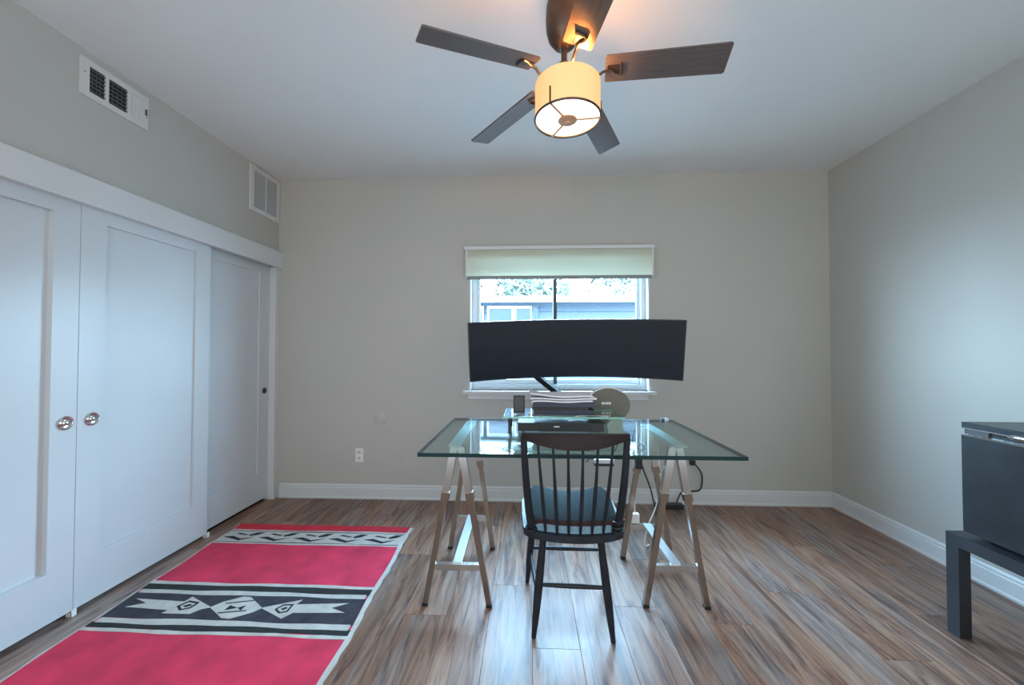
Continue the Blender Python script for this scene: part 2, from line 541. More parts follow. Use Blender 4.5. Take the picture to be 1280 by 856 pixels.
closet_door('door_1', 'nearest white sliding closet door, cut by the left edge of the photo', XL, 0.87, 1.549, 0.98, 1.458, 0.024, 1.508)
closet_door('door_2', 'middle white sliding closet door with a full recessed panel and round pull', XL + 0.001, 1.551, 2.222, 1.652, 2.122, 0.011, 1.604)
closet_door('door_3', 'farthest white sliding closet door, set back behind the middle one', XL - 0.036, 2.15, 2.803, 2.25, 2.70, 0.010, 2.757, True)
closet_door('door_4', 'white sliding closet door out of frame beside the camera', XL - 0.036, 0.12, 0.90, 0.22, 0.80, 0.010, 0.17, True)
for gy, lb in ((1.55, 'small white floor guide between the two nearest closet doors'), (2.225, 'small white floor guide at the middle closet door far corner')):
    mb = MB().box(XL - 0.02, XL + 0.006, gy - 0.009, gy + 0.009, 0.0, 0.018).box(XL + 0.0025, XL + 0.007, gy - 0.009, gy + 0.009, 0.0, 0.028)
    tag(mb.build('door_guide', M['white_plastic'], None, loc=(XL, gy, 0)), lb, 'door guide', 'closet door floor guides')

# ------------------------------------------------------------------ window
w = thing('window_1', 'white slider window in the far wall above the desk', 'window', (0.23, D, WZ0), kind='structure')
FY0, FY1 = D + 0.055, D + 0.115
for (a, b_, c, d_) in ((WX0, WX0 + 0.042, WZ0, WZ1), (WX1 - 0.042, WX1, WZ0, WZ1)):
    box('window_frame', M['sash'], w, a, b_, FY0, FY1, c, d_, bevel=0.002)
box('window_frame', M['sash'], w, WX0 + 0.042, WX1 - 0.042, FY0, FY1, WZ0, WZ0 + 0.045, bevel=0.002)
box('window_frame', M['sash'], w, WX0 + 0.042, WX1 - 0.042, FY0, FY1, WZ1 - 0.045, WZ1, bevel=0.002)
# white liner strip at the room edge of the opening
for a in (WX0 - 0.006, WX1 - 0.006):
    box('jamb_bead', M['white'], w, a, a + 0.012, D - 0.006, D + 0.055, WZ0 + 0.004, WZ1)
MXC = 0.207
for s, (a, b_, yy) in enumerate(((WX0 + 0.042, MXC + 0.012, FY0 + 0.012), (MXC - 0.012, WX1 - 0.042, FY0 + 0.032))):
    z0, z1 = WZ0 + 0.046, WZ1 - 0.045
    sw = 0.026
    q = MB().box(a, a + sw, yy, yy + 0.018, z0, z1).box(b_ - sw, b_, yy, yy + 0.018, z0, z1)
    q.box(a + sw, b_ - sw, yy, yy + 0.018, z0, z0 + 0.034).box(a + sw, b_ - sw, yy, yy + 0.018, z1 - 0.03, z1)
    so = q.build('sash', M['sash'], w)
    box('pane', M['pane'], so, a + sw, b_ - sw, yy + 0.007, yy + 0.011, z0 + 0.034, z1 - 0.03)
box('meeting_stile', M['stile'], w, MXC - 0.013, MXC + 0.013, FY0 - 0.004, FY0 + 0.011, WZ0 + 0.046, WZ1 - 0.045)
box('window_sill', M['white'], w, WX0 - 0.045, WX1 + 0.04, D - 0.045, D + 0.054, WZ0 - 0.022, WZ0, bevel=0.004)
box('sill_apron', M['white'], w, WX0 - 0.012, WX1 - 0.012, D - 0.014, D, WZ0 - 0.062, WZ0 - 0.022, bevel=0.003)

# roller shade in front of the opening head
rs = thing('roller_shade', 'cream roller shade with cassette, rolled down a little over the window', 'shade', (0.225, D - 0.05, 1.64))
SX0, SX1 = -0.462, 0.912
mb = MB().box(SX0 - 0.008, SX1 + 0.006, D - 0.078, D, 1.868, 1.892)
mb.build('cassette_top', M['white'], rs, bevel=0.004)
for a in (SX0, SX1 - 0.012):
    box('end_bracket', M['white'], rs, a, a + 0.012, D - 0.07, D, 1.660, 1.868, bevel=0.002)
mb = MB().slab(lambda u, v: ((SX0 + 0.012 + u * (SX1 - SX0 - 0.024), D - 0.066 - 0.004 * math.sin(PI * v), 1.672 + v * 0.196), (0, -1, 0)), 24, 6, 0.0015)
mb.build('shade_cloth', M['shade_cloth'], rs, smooth=True)
box('bottom_bar', M['shade_bar'], rs, SX0 + 0.012, SX1 - 0.012, D - 0.073, D - 0.058, 1.648, 1.672, bevel=0.003)
MB().tube([(SX0 + 0.013, D - 0.034, 1.81), (SX1 - 0.013, D - 0.034, 1.81)], 0.022, 14).build('roller_tube', M['shade_cloth'], rs, smooth=True)

# ------------------------------------------------------------------ air vents
v1 = thing('air_vent', 'near white air register with two dark louvred openings high on left wall', 'vent', (XL, 1.675, 2.316))
a0, a1, c0, c1 = 1.532, 1.822, 2.236, 2.401
fx = XL + 0.009
mb = MB()
mb.box(XL, fx, a0, a0 + 0.032, c0, c1).box(XL, fx, a1 - 0.022, a1, c0, c1).box(XL, fx, a0 + 0.032, a1 - 0.022, c0, c0 + 0.026).box(XL, fx, a0 + 0.032, a1 - 0.022, c1 - 0.026, c1)
mb.build('frame', M['vent'], v1, bevel=0.0015)
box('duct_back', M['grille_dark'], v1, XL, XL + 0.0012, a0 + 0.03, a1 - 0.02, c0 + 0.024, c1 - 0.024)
div = (1.634, 1.729)
for d_ in div:
    box('mullion', M['vent'], v1, XL + 0.001, fx, d_ - 0.007, d_ + 0.007, c0 + 0.026, c1 - 0.026)
for s0, s1 in ((a0 + 0.032, div[0] - 0.007), (div[0] + 0.007, div[1] - 0.007)):
    for k in range(6):
        z = c0 + 0.036 + k * 0.0185
        MB().beam((XL + 0.0045, s0, z), (XL + 0.0045, s1, z), 0.0065, 0.0045).build('slat', M['slat_dark'], v1)
    for k in range(3):
        y = s0 + (k + 1) * (s1 - s0) / 4
        box('vertical_fin', M['slat_dark'], v1, XL + 0.0014, XL + 0.0022, y - 0.0015, y + 0.0015, c0 + 0.026, c1 - 0.026)
box('closed_damper', M['vent_in'], v1, XL + 0.001, XL + 0.004, div[1] + 0.007, a1 - 0.022, c0 + 0.026, c1 - 0.026)
for k in range(3):
    y = div[1] + 0.019 + k * 0.017
    box('damper_rib', M['vent_in'], v1, XL + 0.004, XL + 0.0055, y - 0.004, y + 0.004, c0 + 0.028, c1 - 0.028)
box('lever', M['slat_dark'], v1, fx, fx + 0.006, a1 - 0.017, a1 - 0.011, c0 + 0.07, c0 + 0.10)
for yy in (a0 + 0.013, a1 - 0.009):
    MB().lathe([(0.003, 0), (0.003, 0.0012), (0.0005, 0.0015)], (fx, yy, (c0 + c1) / 2 + (0.02 if yy < 1.6 else -0.02)), 10, 'X').build('screw', M['slat_dark'], v1)

v2 = thing('return_grille', 'white two-panel return grille tucked in the far corner of the left wall', 'vent', (XL, 2.69, 2.26))
a0, a1, c0, c1 = 2.533, 2.842, 2.104, 2.426
mb = MB()
mb.box(XL, fx, a0, a0 + 0.034, c0, c1).box(XL, fx, a1 - 0.026, a1, c0, c1).box(XL, fx, a0 + 0.034, a1 - 0.026, c0, c0 + 0.03).box(XL, fx, a0 + 0.034, a1 - 0.026, c1 - 0.03, c1)
mb.build('frame', M['vent'], v2, bevel=0.0015)
box('duct_back', M['vent_in'], v2, XL, XL + 0.001, a0 + 0.03, a1 - 0.02, c0 + 0.02, c1 - 0.02)
mc = (a0 + a1) / 2 + 0.004
box('mullion', M['vent'], v2, XL + 0.001, fx - 0.001, mc - 0.005, mc + 0.005, c0 + 0.03, c1 - 0.03)
sl = None
for s0, s1 in ((a0 + 0.034, mc - 0.005), (mc + 0.005, a1 - 0.026)):
    sl = None
    for k in range(26):
        z = c0 + 0.036 + k * 0.01
        if sl is None:
            q = MB()
            vv = [q.bm.verts.new(p) for p in ((XL + 0.0012, s0, z + 0.006), (XL + 0.0075, s0, z - 0.003), (XL + 0.0065, s0, z - 0.004), (XL + 0.0012, s0, z + 0.0045),
                                              (XL + 0.0012, s1, z + 0.006), (XL + 0.0075, s1, z - 0.003), (XL + 0.0065, s1, z - 0.004), (XL + 0.0012, s1, z + 0.0045))]
            for ff in ((0, 1, 5, 4), (1, 2, 6, 5), (2, 3, 7, 6), (3, 0, 4, 7), (0, 3, 2, 1), (4, 5, 6, 7)):
                q.bm.faces.new([vv[i] for i in ff])
            sl = q.build('slat', M['vent_in'], v2)
        else:
            dup(sl, v2, (0, 0, k * 0.01))

# ------------------------------------------------------------------ wall plates
o = thing('power_outlet', 'white wall outlet low on the far wall, left of the desk', 'outlet', (-1.28, D, 0.328))
box('cover_plate', M['white_plastic'], o, -1.309, -1.251, D - 0.006, D, 0.278, 0.378, bevel=0.002)
for z in (0.305, 0.350):
    s = MB().lathe([(0.015, 0), (0.015, -0.002), (0.0005, -0.0022)], (-1.28, D - 0.006, z), 18, 'Y').build('socket', M['vent_in'], o)
    for dx in (-0.006, 0.006):
        box('slot', M['black_plastic'], s, -1.28 + dx - 0.0015, -1.28 + dx + 0.0015, D - 0.0088, D - 0.008, z - 0.004, z + 0.005)
p = MB().lathe([(0.052, 0), (0.052, -0.003), (0.047, -0.0065), (0.0005, -0.0075)], (-1.124, D, 0.612), 36, 'Y').build('round_cover_plate', M['wall'], None, smooth=True, loc=(-1.124, D, 0.612))
tag(p, 'round blank cover plate painted like the far wall, above the outlet', 'cover plate')
p = box('blank_cover_plate', M['wall'], None, -1.06, -0.95, D - 0.005, D, 0.25, 0.335, bevel=0.002, loc=(-1.0, D, 0.29))
tag(p, 'rectangular blank plate painted like the far wall, between outlet and desk', 'cover plate')

# ================================================================== CEILING FAN
FX, FY = 0.148, 1.410
fan = thing('ceiling_fan', 'five-blade dark wood ceiling fan with a glowing amber drum light', 'ceiling fan', (FX, FY, H))
c = (FX - 0.012, FY, 0)
MB().lathe([(0.060, 2.4399), (0.066, 2.42), (0.069, 2.37), (0.067, 2.33), (0.058, 2.297), (0.040, 2.272), (0.018, 2.258)], c, 36).build('canopy', M['dark_metal'], fan, smooth=True)
MB().lathe([(0.011, 2.262), (0.011, 2.205), (0.022, 2.200), (0.024, 2.188)], c, 20).build('downrod', M['dark_metal'], fan, smooth=True)
MB().lathe([(0.022, 2.196), (0.034, 2.186), (0.056, 2.160), (0.066, 2.148), (0.064, 2.139), (0.03, 2.136)], c, 36).build('motor_housing', M['dark_metal'], fan, smooth=True)
R0, R1, BW, PH, DR, ZB, A0 = 0.138, 0.551, 0.105, -0.262, 0.069, 2.170, -0.176
q = MB()
ol = [(R0, -0.46), (R0, 0.46), (R0 + 0.005, 0.5), (R1 - 0.006, 0.5), (R1, 0.46), (R1, -0.46), (R1 - 0.006, -0.5), (R0 + 0.005, -0.5)]
q.prism([(r, sd * BW * (0.96 + 0.08 * (r - R0) / (R1 - R0))) for r, sd in ol], -0.003, 0.003)
bl0 = q.build('blade', M['blade'], None)
q = MB()
q.tube([(0.062, 0, -0.030), (0.095, 0, -0.030), (0.118, 0, -0.026), (0.132, 0, -0.013), (0.150, 0, -0.009), (0.162, 0.004, -0.008), (0.176, 0.016, -0.0075), (0.190, 0.020, -0.007), (0.195, 0.014, -0.007), (0.196, -0.022, -0.007)], 0.0048, 8)
q.prism([(0.146, -0.016), (0.186, -0.016), (0.186, 0.012), (0.146, 0.016)], -0.0055, -0.0032)
ir0 = q.build('blade_iron', M['dark_metal'], None, smooth=True)
for k in range(5):
    bl, ir = (bl0, ir0) if k == 0 else (bl0.copy(), ir0.copy())
    if k:
        COL.objects.link(bl); COL.objects.link(ir)
    t = A0 + k * 2 * PI / 5
    e = Vector((math.cos(t), math.sin(t), -DR)).normalized()
    g0 = Vector((-math.sin(t), math.cos(t), 0))
    g = (g0 * math.cos(PH) + Vector((0, 0, 1)) * math.sin(PH))
    n = e.cross(g).normalized()
    g = n.cross(e)
    m_ = Matrix((e, g, n)).transposed().to_4x4()
    m_.translation = Vector((0, 0, ZB - H))
    bl.parent = fan
    bl.matrix_local = m_
    ir.parent = bl
SR, ZS0, ZS1 = 0.121, 1.992, 2.122
sc = (FX, FY, 0)
MB().lathe([(SR - 0.003, ZS0 + 0.002), (SR, ZS0 + 0.002), (SR, ZS1 - 0.004), (SR - 0.004, ZS1), (SR - 0.007, ZS1 - 0.002), (SR - 0.005, ZS0 + 0.012)], sc, 48, cap0=False, cap1=False).build('light_shade', M['shade'], fan, smooth=True)
dif = MB().lathe([(SR - 0.004, ZS0 + 0.008), (SR - 0.004, ZS0 + 0.004), (0.06, ZS0 + 0.001), (0.001, ZS0)], sc, 48, cap1=False).build('light_diffuser', M['diffuser'], fan, smooth=True)
q = MB()
q.tube([(FX + (SR) * math.cos(a * PI / 24), FY + (SR) * math.sin(a * PI / 24), ZS0 - 0.001) for a in range(49)], 0.004, 8, cap=False)
q.build('bottom_ring', M['dark_metal'], fan, smooth=True)
MB().lathe([(0.034, ZS0 - 0.002), (0.036, ZS0 - 0.006), (0.030, ZS0 - 0.010), (0.012, ZS0 - 0.013), (0.010, ZS0 - 0.018), (0.001, ZS0 - 0.02)], sc, 28).build('finial_cap', M['bronze_lit'], fan, smooth=True)
for a in (235, 355, 115):
    ca, sa = math.cos(math.radians(a)), math.sin(math.radians(a))
    MB().beam((FX + 0.03 * ca, FY + 0.03 * sa, ZS0 - 0.004), (FX + SR * ca, FY + SR * sa, ZS0 - 0.003), 0.009, 0.004).build('spoke', M['bronze_lit'], fan)
    MB().beam((FX + (SR + 0.002) * ca, FY + (SR + 0.002) * sa, ZS0), (FX + (SR + 0.002) * ca, FY + (SR + 0.002) * sa, ZS0 + 0.058), 0.005, 0.003, up=(ca, sa, 0)).build('shade_strap', M['dark_metal'], fan)
# the fixture's own uplight at the open shade top, plus an added spot
l = bpy.data.lights.new('fan_uplight', 'POINT')
l.energy = 5.0; l.color = (1.0, 0.42, 0.13); l.shadow_soft_size = 0.012
lo = bpy.data.objects.new('fan_uplight', l); COL.objects.link(lo)
lo.location = (FX + 0.012, FY - 0.075, 2.108)
l = bpy.data.lights.new('fan_blade_spot', 'SPOT')          # added spot that lights the near blade orange, aimed over the drum rim
l.energy = 24; l.color = (1.0, 0.25, 0.035); l.shadow_soft_size = 0.01; l.spot_size = 1.5; l.spot_blend = 0.9
lo = bpy.data.objects.new('fan_blade_spot', l); COL.objects.link(lo)
lo.location = (FX + 0.014, FY - 0.060, 2.104)
lo.rotation_euler = Vector((0.14, -1.0, 0.50)).to_track_quat('-Z', 'Y').to_euler()

# ================================================================== RUG
rug = thing('rug', 'red flat-woven rug with black and cream diamond band beside the closet', 'rug', (-1.27, 1.6, 0))
RZ = 0.005


def rx(y):
    """left and right edge of the red field at depth y"""
    t = (y - 0.86) / (2.40 - 0.86)
    return (-1.765 - 0.085 * t + 0.004 * math.sin(y * 17), -0.690 - 0.055 * t + 0.004 * math.sin(y * 13 + 1))


def band(name, y0, y1, z, m, wob=0.003, ins=0.0, ph=0.0, n=28, parent=rug):
    q = MB()
    lo_, hi_, lo2, hi2 = [], [], [], []
    for i in range(n + 1):
        u = i / n
        def pt(y, k):
            a, b_ = rx(y)
            a += ins; b_ -= ins
            xx = a + u * (b_ - a)
            return (xx, y + wob * math.sin(u * 9 + ph + k) + wob * 0.6 * math.sin(u * 23 + 2 * ph + k))
        p0, p1 = pt(y0, 0), pt(y1, 1.3)
        lo_.append(q.bm.verts.new((*p0, z))); hi_.append(q.bm.verts.new((*p1, z)))
        lo2.append(q.bm.verts.new((*p0, RZ - 0.003))); hi2.append(q.bm.verts.new((*p1, RZ - 0.003)))
    for i in range(n):
        q.bm.faces.new((lo_[i], lo_[i + 1], hi_[i + 1], hi_[i]))
        q.bm.faces.new((lo2[i], lo2[i + 1], lo_[i + 1], lo_[i]))
        q.bm.faces.new((hi_[i], hi_[i + 1], hi2[i + 1], hi2[i]))
    q.bm.faces.new((lo2[0], lo_[0], hi_[0], hi2[0])); q.bm.faces.new((lo2[n], hi2[n], hi_[n], lo_[n]))
    return q.build(name, m, parent)


def field(y0, y1, name='red_field', m=None):
    q = MB()
    n = 30
    top, bot = [], []
    for i in range(n + 1):
        y = y0 + (y1 - y0) * i / n
        a, b_ = rx(y)
        rowt = [q.bm.verts.new((a + (b_ - a) * j / 12, y, RZ + 0.0006 * math.sin(y * 31 + j * 1.7))) for j in range(13)]
        rowb = [q.bm.verts.new((a, y, 0.0)), q.bm.verts.new((b_, y, 0.0))]
        top.append(rowt); bot.append(rowb)
    for i in range(n):
        for j in range(12):
            q.bm.faces.new((top[i][j], top[i][j + 1], top[i + 1][j + 1], top[i + 1][j]))
        q.bm.faces.new((bot[i][0], top[i][0], top[i + 1][0], bot[i + 1][0]))
        q.bm.faces.new((bot[i][1], bot[i + 1][1], top[i + 1][12], top[i][12]))
        q.bm.faces.new((bot[i][0], bot[i + 1][0], bot[i + 1][1], bot[i][1]))
    for i in (0, n):
        q.bm.faces.new([bot[i][0]] + top[i] + [bot[i][1]])
    return q.build(name, m or M['red'], rug, smooth=True)


field(0.86, 2.385)
# selvage edges
for side in (0, 1):
    q = MB()
    n = 40
    rows = []
    for i in range(n + 1):
        y = 0.86 + (2.385 - 0.86) * i / n
        e_ = rx(y)[side]
        sg = -1 if side == 0 else 1
        wv = (0.010 if side == 0 else 0.018) + 0.003 * math.sin(i * 2.1)
        rows.append([q.bm.verts.new((e_ - sg * 0.002, y, RZ + 0.0012)), q.bm.verts.new((e_ + sg * wv, y, RZ - 0.001)), q.bm.verts.new((e_ + sg * wv, y, 0.0)), q.bm.verts.new((e_ - sg * 0.002, y, 0.0))])
    for a_, b_ in zip(rows, rows[1:]):
        for k in range(4):
            q.bm.faces.new((a_[k], a_[(k + 1) % 4], b_[(k + 1) % 4], b_[k]))
    q.bm.faces.new(rows[0]); q.bm.faces.new(rows[-1][::-1])
    q.build('selvage', M['cream'], rug)


def mid_bands():
    band('cream_line', 1.765, 1.789, RZ + 0.0014, M['cream'], 0.003, 0.0, 0.4)
    band('black_stripe', 1.724, 1.768, RZ + 0.0016, M['rblack'], 0.003, 0.0, 1.1)
    band('cream_stripe', 1.700, 1.728, RZ + 0.0018, M['cream'], 0.003, 0.012, 2.0)
    band('charcoal_band', 1.538, 1.703, RZ + 0.0017, M['char'], 0.003, 0.004, 0.2)
    band('cream_stripe', 1.510, 1.540, RZ + 0.0019, M['cream'], 0.003, 0.012, 2.9)
    band('black_stripe', 1.482, 1.513, RZ + 0.0016, M['rblack'], 0.003, 0.0, 0.9)
    band('cream_line', 1.464, 1.484, RZ + 0.0014, M['cream'], 0.003, 0.0, 1.7)


mid_bands()


def motif(name, polys, z, m):
    q = MB()
    for poly in polys:
        q.prism(poly, RZ + 0.0010, z)
    return q.build(name, m, rug)


L_HEAD = [(-1.379, 1.617), (-1.522, 1.681), (-1.531, 1.645), (-1.560, 1.572), (-1.438, 1.573), (-1.412, 1.604)]
L_TAIL = [(-1.527, 1.648), (-1.765, 1.659), (-1.690, 1.632), (-1.758, 1.604), (-1.545, 1.592)]
MIDP = [(-1.384, 1.616), (-1.356, 1.653), (-1.291, 1.692), (-1.255, 1.690), (-1.154, 1.622), (-1.174, 1.595), (-1.244, 1.552), (-1.283, 1.555)]
R_HEAD = [(-1.160, 1.622), (-1.010, 1.683), (-1.022, 1.645), (-1.000, 1.600), (-1.030, 1.562)]
R_TAIL = [(-1.028, 1.650), (-0.794, 1.668), (-0.854, 1.635), (-0.782, 1.608), (-1.010, 1.598)]
motif('arrow_motif', [L_HEAD], RZ + 0.0026, M['cream'])
motif('arrow_motif', [R_HEAD], RZ + 0.0026, M['cream'])
motif('forked_tail_motif', [L_TAIL], RZ + 0.0025, M['cream'])
motif('forked_tail_motif', [R_TAIL], RZ + 0.0025, M['cream'])
motif('diamond_motif', [MIDP], RZ + 0.0027, M['cream'])


def ring(poly, t):
    cx = sum(p[0] for p in poly) / len(poly); cy = sum(p[1] for p in poly) / len(poly)
    inner = [(cx + (p[0] - cx) * (1 - t), cy + (p[1] - cy) * (1 - t)) for p in poly]
    return [[poly[i], poly[(i + 1) % len(poly)], inner[(i + 1) % len(poly)], inner[i]] for i in range(len(poly))]


LD = [(-1.535, 1.616), (-1.512, 1.655), (-1.455, 1.645), (-1.462, 1.606), (-1.500, 1.590)]
RD = [(-1.095, 1.615), (-1.075, 1.648), (-1.030, 1.652), (-1.028, 1.602), (-1.060, 1.590)]
motif('inner_diamond', ring(LD, 0.32), RZ + 0.0033, M['rblack'])
motif('inner_diamond', ring(RD, 0.30), RZ + 0.0033, M['rblack'])
motif('inner_spot', [[(-1.51, 1.618), (-1.49, 1.633), (-1.472, 1.625), (-1.49, 1.611)]], RZ + 0.0033, M['rblack'])
motif('inner_spot', [[(-1.07, 1.618), (-1.055, 1.633), (-1.042, 1.625), (-1.055, 1.611)]], RZ + 0.0033, M['char'])
motif('bow_motif', [[(-1.306, 1.632), (-1.306, 1.600), (-1.262, 1.618)], [(-1.262, 1.618), (-1.236, 1.634), (-1.236, 1.602)]], RZ + 0.0034, M['rblack'])
motif('hatch_motif', [[(-1.34, 1.645), (-1.22, 1.672), (-1.21, 1.668), (-1.33, 1.640)], [(-1.325, 1.585), (-1.215, 1.605), (-1.208, 1.600), (-1.318, 1.579)]], RZ + 0.0033, M['char'])
# far patterned border
band('cream_border', 2.152, 2.318, RZ + 0.0014, M['cream'], 0.003, 0.0, 0.3)
band('scarlet_end', 2.322, 2.392, RZ + 0.0016, M['red2'], 0.002, 0.0, 0.3)
band('black_line', 2.296, 2.303, RZ + 0.0018, M['char'], 0.002, 0.006, 1.0)
band('black_line', 2.166, 2.172, RZ + 0.0018, M['char'], 0.002, 0.006, 2.0)
for k in range(5):
    xb = -1.805 + k * 0.214
    motif('wave_motif', [[(xb - 0.02, 2.222), (xb + 0.03, 2.235), (xb + 0.10, 2.204), (xb + 0.17, 2.226), (xb + 0.10, 2.184), (xb + 0.03, 2.208)]], RZ + 0.0024, M['rblack'])
    motif('leaf_motif', [[(xb + 0.115, 2.250), (xb + 0.150, 2.282), (xb + 0.195, 2.284), (xb + 0.165, 2.250), (xb + 0.13, 2.238)]], RZ + 0.0024, M['rblack'])
    motif('grey_fleck', [[(xb + 0.03, 2.262), (xb + 0.10, 2.246), (xb + 0.11, 2.254), (xb + 0.04, 2.275)]], RZ + 0.0022, M['char'])

# ================================================================== DESK
def trestle(name, label, xc_f, xc_b, yf, yb, hw_f, hw_b):
    t = thing(name, label, 'trestle', ((xc_f + xc_b) / 2, (yf + yb) / 2, 0), 'chrome trestles under the glass desk')
    ZT = 0.723
    ap = []
    for xc, yy, hw in ((xc_f, yf, hw_f), (xc_b, yb, hw_b)):
        for sx in (-1, 1):
            foot = Vector((xc + sx * hw, yy, 0.0))
            top = Vector((xc + sx * 0.015, yy, ZT - 0.024))
            j = foot.lerp(top, 0.70)
            leg = MB().beam(foot + Vector((0, 0, 0.008)), foot.lerp(top, 0.74), 0.024, 0.024, up=(0, 1, 0)).build('leg', M['tube'], t, bevel=0.002)
            MB().beam(j, top, 0.031, 0.030, up=(0, 1, 0)).build('leg_sleeve', M['nickel'], leg, bevel=0.002)
            MB().beam(foot.lerp(top, 0.665), foot.lerp(top, 0.715), 0.034, 0.034, up=(0, 1, 0)).build('collar', M['tube'], leg, bevel=0.002)
            MB().box(foot.x - 0.013, foot.x + 0.013, yy - 0.013, yy + 0.013, 0.0, 0.014).build('foot_cap', M['black_plastic'], leg, bevel=0.003)
        fr = (0.172) / (ZT - 0.024)
        xw = hw + (0.015 - hw) * fr
        MB().beam((xc - xw, yy, 0.172), (xc + xw, yy, 0.172), 0.022, 0.026).build('crossbar', M['nickel'], t, bevel=0.002)
        MB().box(xc - 0.020, xc + 0.020, yy - 0.012, yy + 0.012, ZT - 0.036, ZT - 0.010).build('apex_bracket', M['nickel'], t, bevel=0.003)
    MB().beam((xc_f, yf - 0.07, ZT - 0.005), (xc_b, yb + 0.02, ZT - 0.005), 0.054, 0.010).build('top_beam', M['beam_white'], t, bevel=0.002)
    MB().beam((xc_f, yf, 0.188), (xc_b, yb, 0.188), 0.042, 0.006).build('spreader', M['steel_plate'], t)
    return t


trestle('trestle', 'chrome A-frame trestle under the left end of the glass desk', -0.312, -0.320, 1.685, 2.165, 0.142, 0.120)
trestle('trestle', 'chrome A-frame trestle under the right end of the glass desk', 0.650, 0.642, 1.715, 2.100, 0.132, 0.128)
DX0, DX1, DY0, DY1, DZ = -0.418, 0.803, 1.424, 2.158, 0.740
desk = thing('glass_desktop', 'clear green-tinted glass desktop lying on two chrome trestles', 'desk', (0.19, 1.79, 0.723))
box('glass_sheet', M['glass'], desk, DX0 + 0.002, DX1 - 0.002, DY0 + 0.002, DY1 - 0.002, 0.7255, DZ)
q = MB()
zt, zb = DZ, 0.7255
q.box(DX0, DX1, DY0, DY0 + 0.002, zb, zt).box(DX0, DX1, DY1 - 0.002, DY1, zb, zt)
q.box(DX0, DX0 + 0.002, DY0 + 0.002, DY1 - 0.002, zb, zt).box(DX1 - 0.002, DX1, DY0 + 0.002, DY1 - 0.002, zb, zt)
q.build('polished_edge', M['edge'], desk)
for xx, yy in ((-0.312, 1.68), (-0.32, 2.10), (0.65, 1.70), (0.642, 2.10)):
    MB().lathe([(0.010, 0.7231), (0.010, 0.7254)], (xx, yy, 0), 14).build('rubber_pad', M['white_plastic'], desk)

# ------------------------------------------------------------------ riser and what stands on the desk
RX0, RX1, RY0, RY1, RT = -0.112, 0.440, 1.75, 1.985, 0.822
rise = thing('glass_riser', 'small clear glass riser shelf standing in the middle of the glass desk', 'monitor riser', (0.16, 1.87, DZ))
box('shelf', M['riser_glass'], rise, RX0 + 0.002, RX1 - 0.002, RY0 + 0.002, RY1 - 0.002, RT - 0.008, RT)
q = MB()
q.box(RX0, RX1, RY0, RY0 + 0.002, RT - 0.008, RT).box(RX0, RX1, RY1 - 0.002, RY1, RT - 0.008, RT)
q.box(RX0, RX0 + 0.002, RY0 + 0.002, RY1 - 0.002, RT - 0.008, RT).box(RX1 - 0.002, RX1, RY0 + 0.002, RY1 - 0.002, RT - 0.008, RT)
q.build('shelf_edge', M['riser_edge'], rise)
for xx, yy in ((-0.086, 1.775), (-0.086, 1.95), (0.412, 1.95)):
    MB().lathe([(0.008, DZ), (0.008, DZ + 0.004), (0.0065, DZ + 0.006), (0.0065, RT - 0.008)], (xx, yy, 0), 14).build('leg', M['black_plastic'], rise, smooth=True)
q = MB().prism([(0.372, DZ), (0.436, DZ), (0.436, DZ + 0.05), (0.425, RT - 0.008), (0.385, RT - 0.008), (0.362, DZ + 0.045)], 1.765, 1.80, axis='Y')
q.build('right_bracket', M['clear_bracket'], rise, bevel=0.004)

dev = thing('media_box', 'flat black set-top box on the desk under the glass riser', 'media box', (0.17, 1.87, DZ))
box('case', M['black_plastic'], dev, -0.048, 0.355, 1.795, 1.965, DZ + 0.006, DZ + 0.046, bevel=0.003)
box('badge', M['chrome'], dev, 0.122, 0.148, 1.7935, 1.795, DZ + 0.026, DZ + 0.031)
for xx in (-0.02, 0.33):
    for yy in (1.82, 1.94):
        MB().lathe([(0.010, DZ), (0.010, DZ + 0.006)], (xx, yy, 0), 12).build('rubber_foot', M['grey_plastic'], dev)

# things stacked on the riser
z = RT
stack = [('binder', 'black', 0.028, 0.315, 0.006, 0.022, 'thick black binder at the bottom of the stack on the glass riser'),
         ('folder', 'grey', 0.020, 0.290, 0.012, 0.015, 'dark grey folder second from bottom in the riser stack'),
         ('notebook', 'navy', 0.024, 0.318, 0.0, 0.022, 'navy blue notebook near the top of the stack on the riser')]
mm = {'black': M['black_plastic'], 'grey': M['grey_plastic'], 'navy': M['navy']}
for nm, cc, a, b_, sk, h, lb in stack:
    bk = thing(nm, lb, nm, ((a + b_) / 2, 1.87, z), 'stacked papers and books on the riser')
    q = MB().box(a, b_, 1.80 + sk, 1.965, z, z + 0.002).box(a, b_, 1.80 + sk, 1.965, z + h - 0.002, z + h).box(a, a + 0.002, 1.80 + sk, 1.965, z + 0.002, z + h - 0.002)
    q.build('cover', mm[cc], bk)
    box('page_block', M['navy'] if cc != 'grey' else M['black_plastic'], bk, a + 0.002, b_ - 0.004, 1.803 + sk, 1.962, z + 0.002, z + h - 0.002)
    z += h
for k in range(3):
    a0_ = random.uniform(-0.010, 0.010)
    wv = random.uniform(0, 6)
    x0, x1 = 0.020 + random.uniform(-0.008, 0.004), 0.330 + random.uniform(-0.03, 0.012)
    zz = z + 0.0115 * k
    def fsheet(u, v):
        return ((x0 + u * (x1 - x0) + a0_ * v, 1.792 + v * 0.17, zz + 0.0088 + 0.0024 * math.sin(u * 8 + wv * 0.25 + v * 2) + 0.012 * (1 - u) ** 4 * (k == 2)), (0, 0, 1))
    sh = MB().slab(fsheet, 18, 6, 0.0070).build('paper_sheets', M['paper'], None, smooth=True, loc=(0.17, 1.87, zz))
    tag(sh, ('lowest', 'middle', 'topmost')[k] + ' sheaf of white paper in the loose pile on the riser stack', 'paper', 'stacked papers and books on the riser')

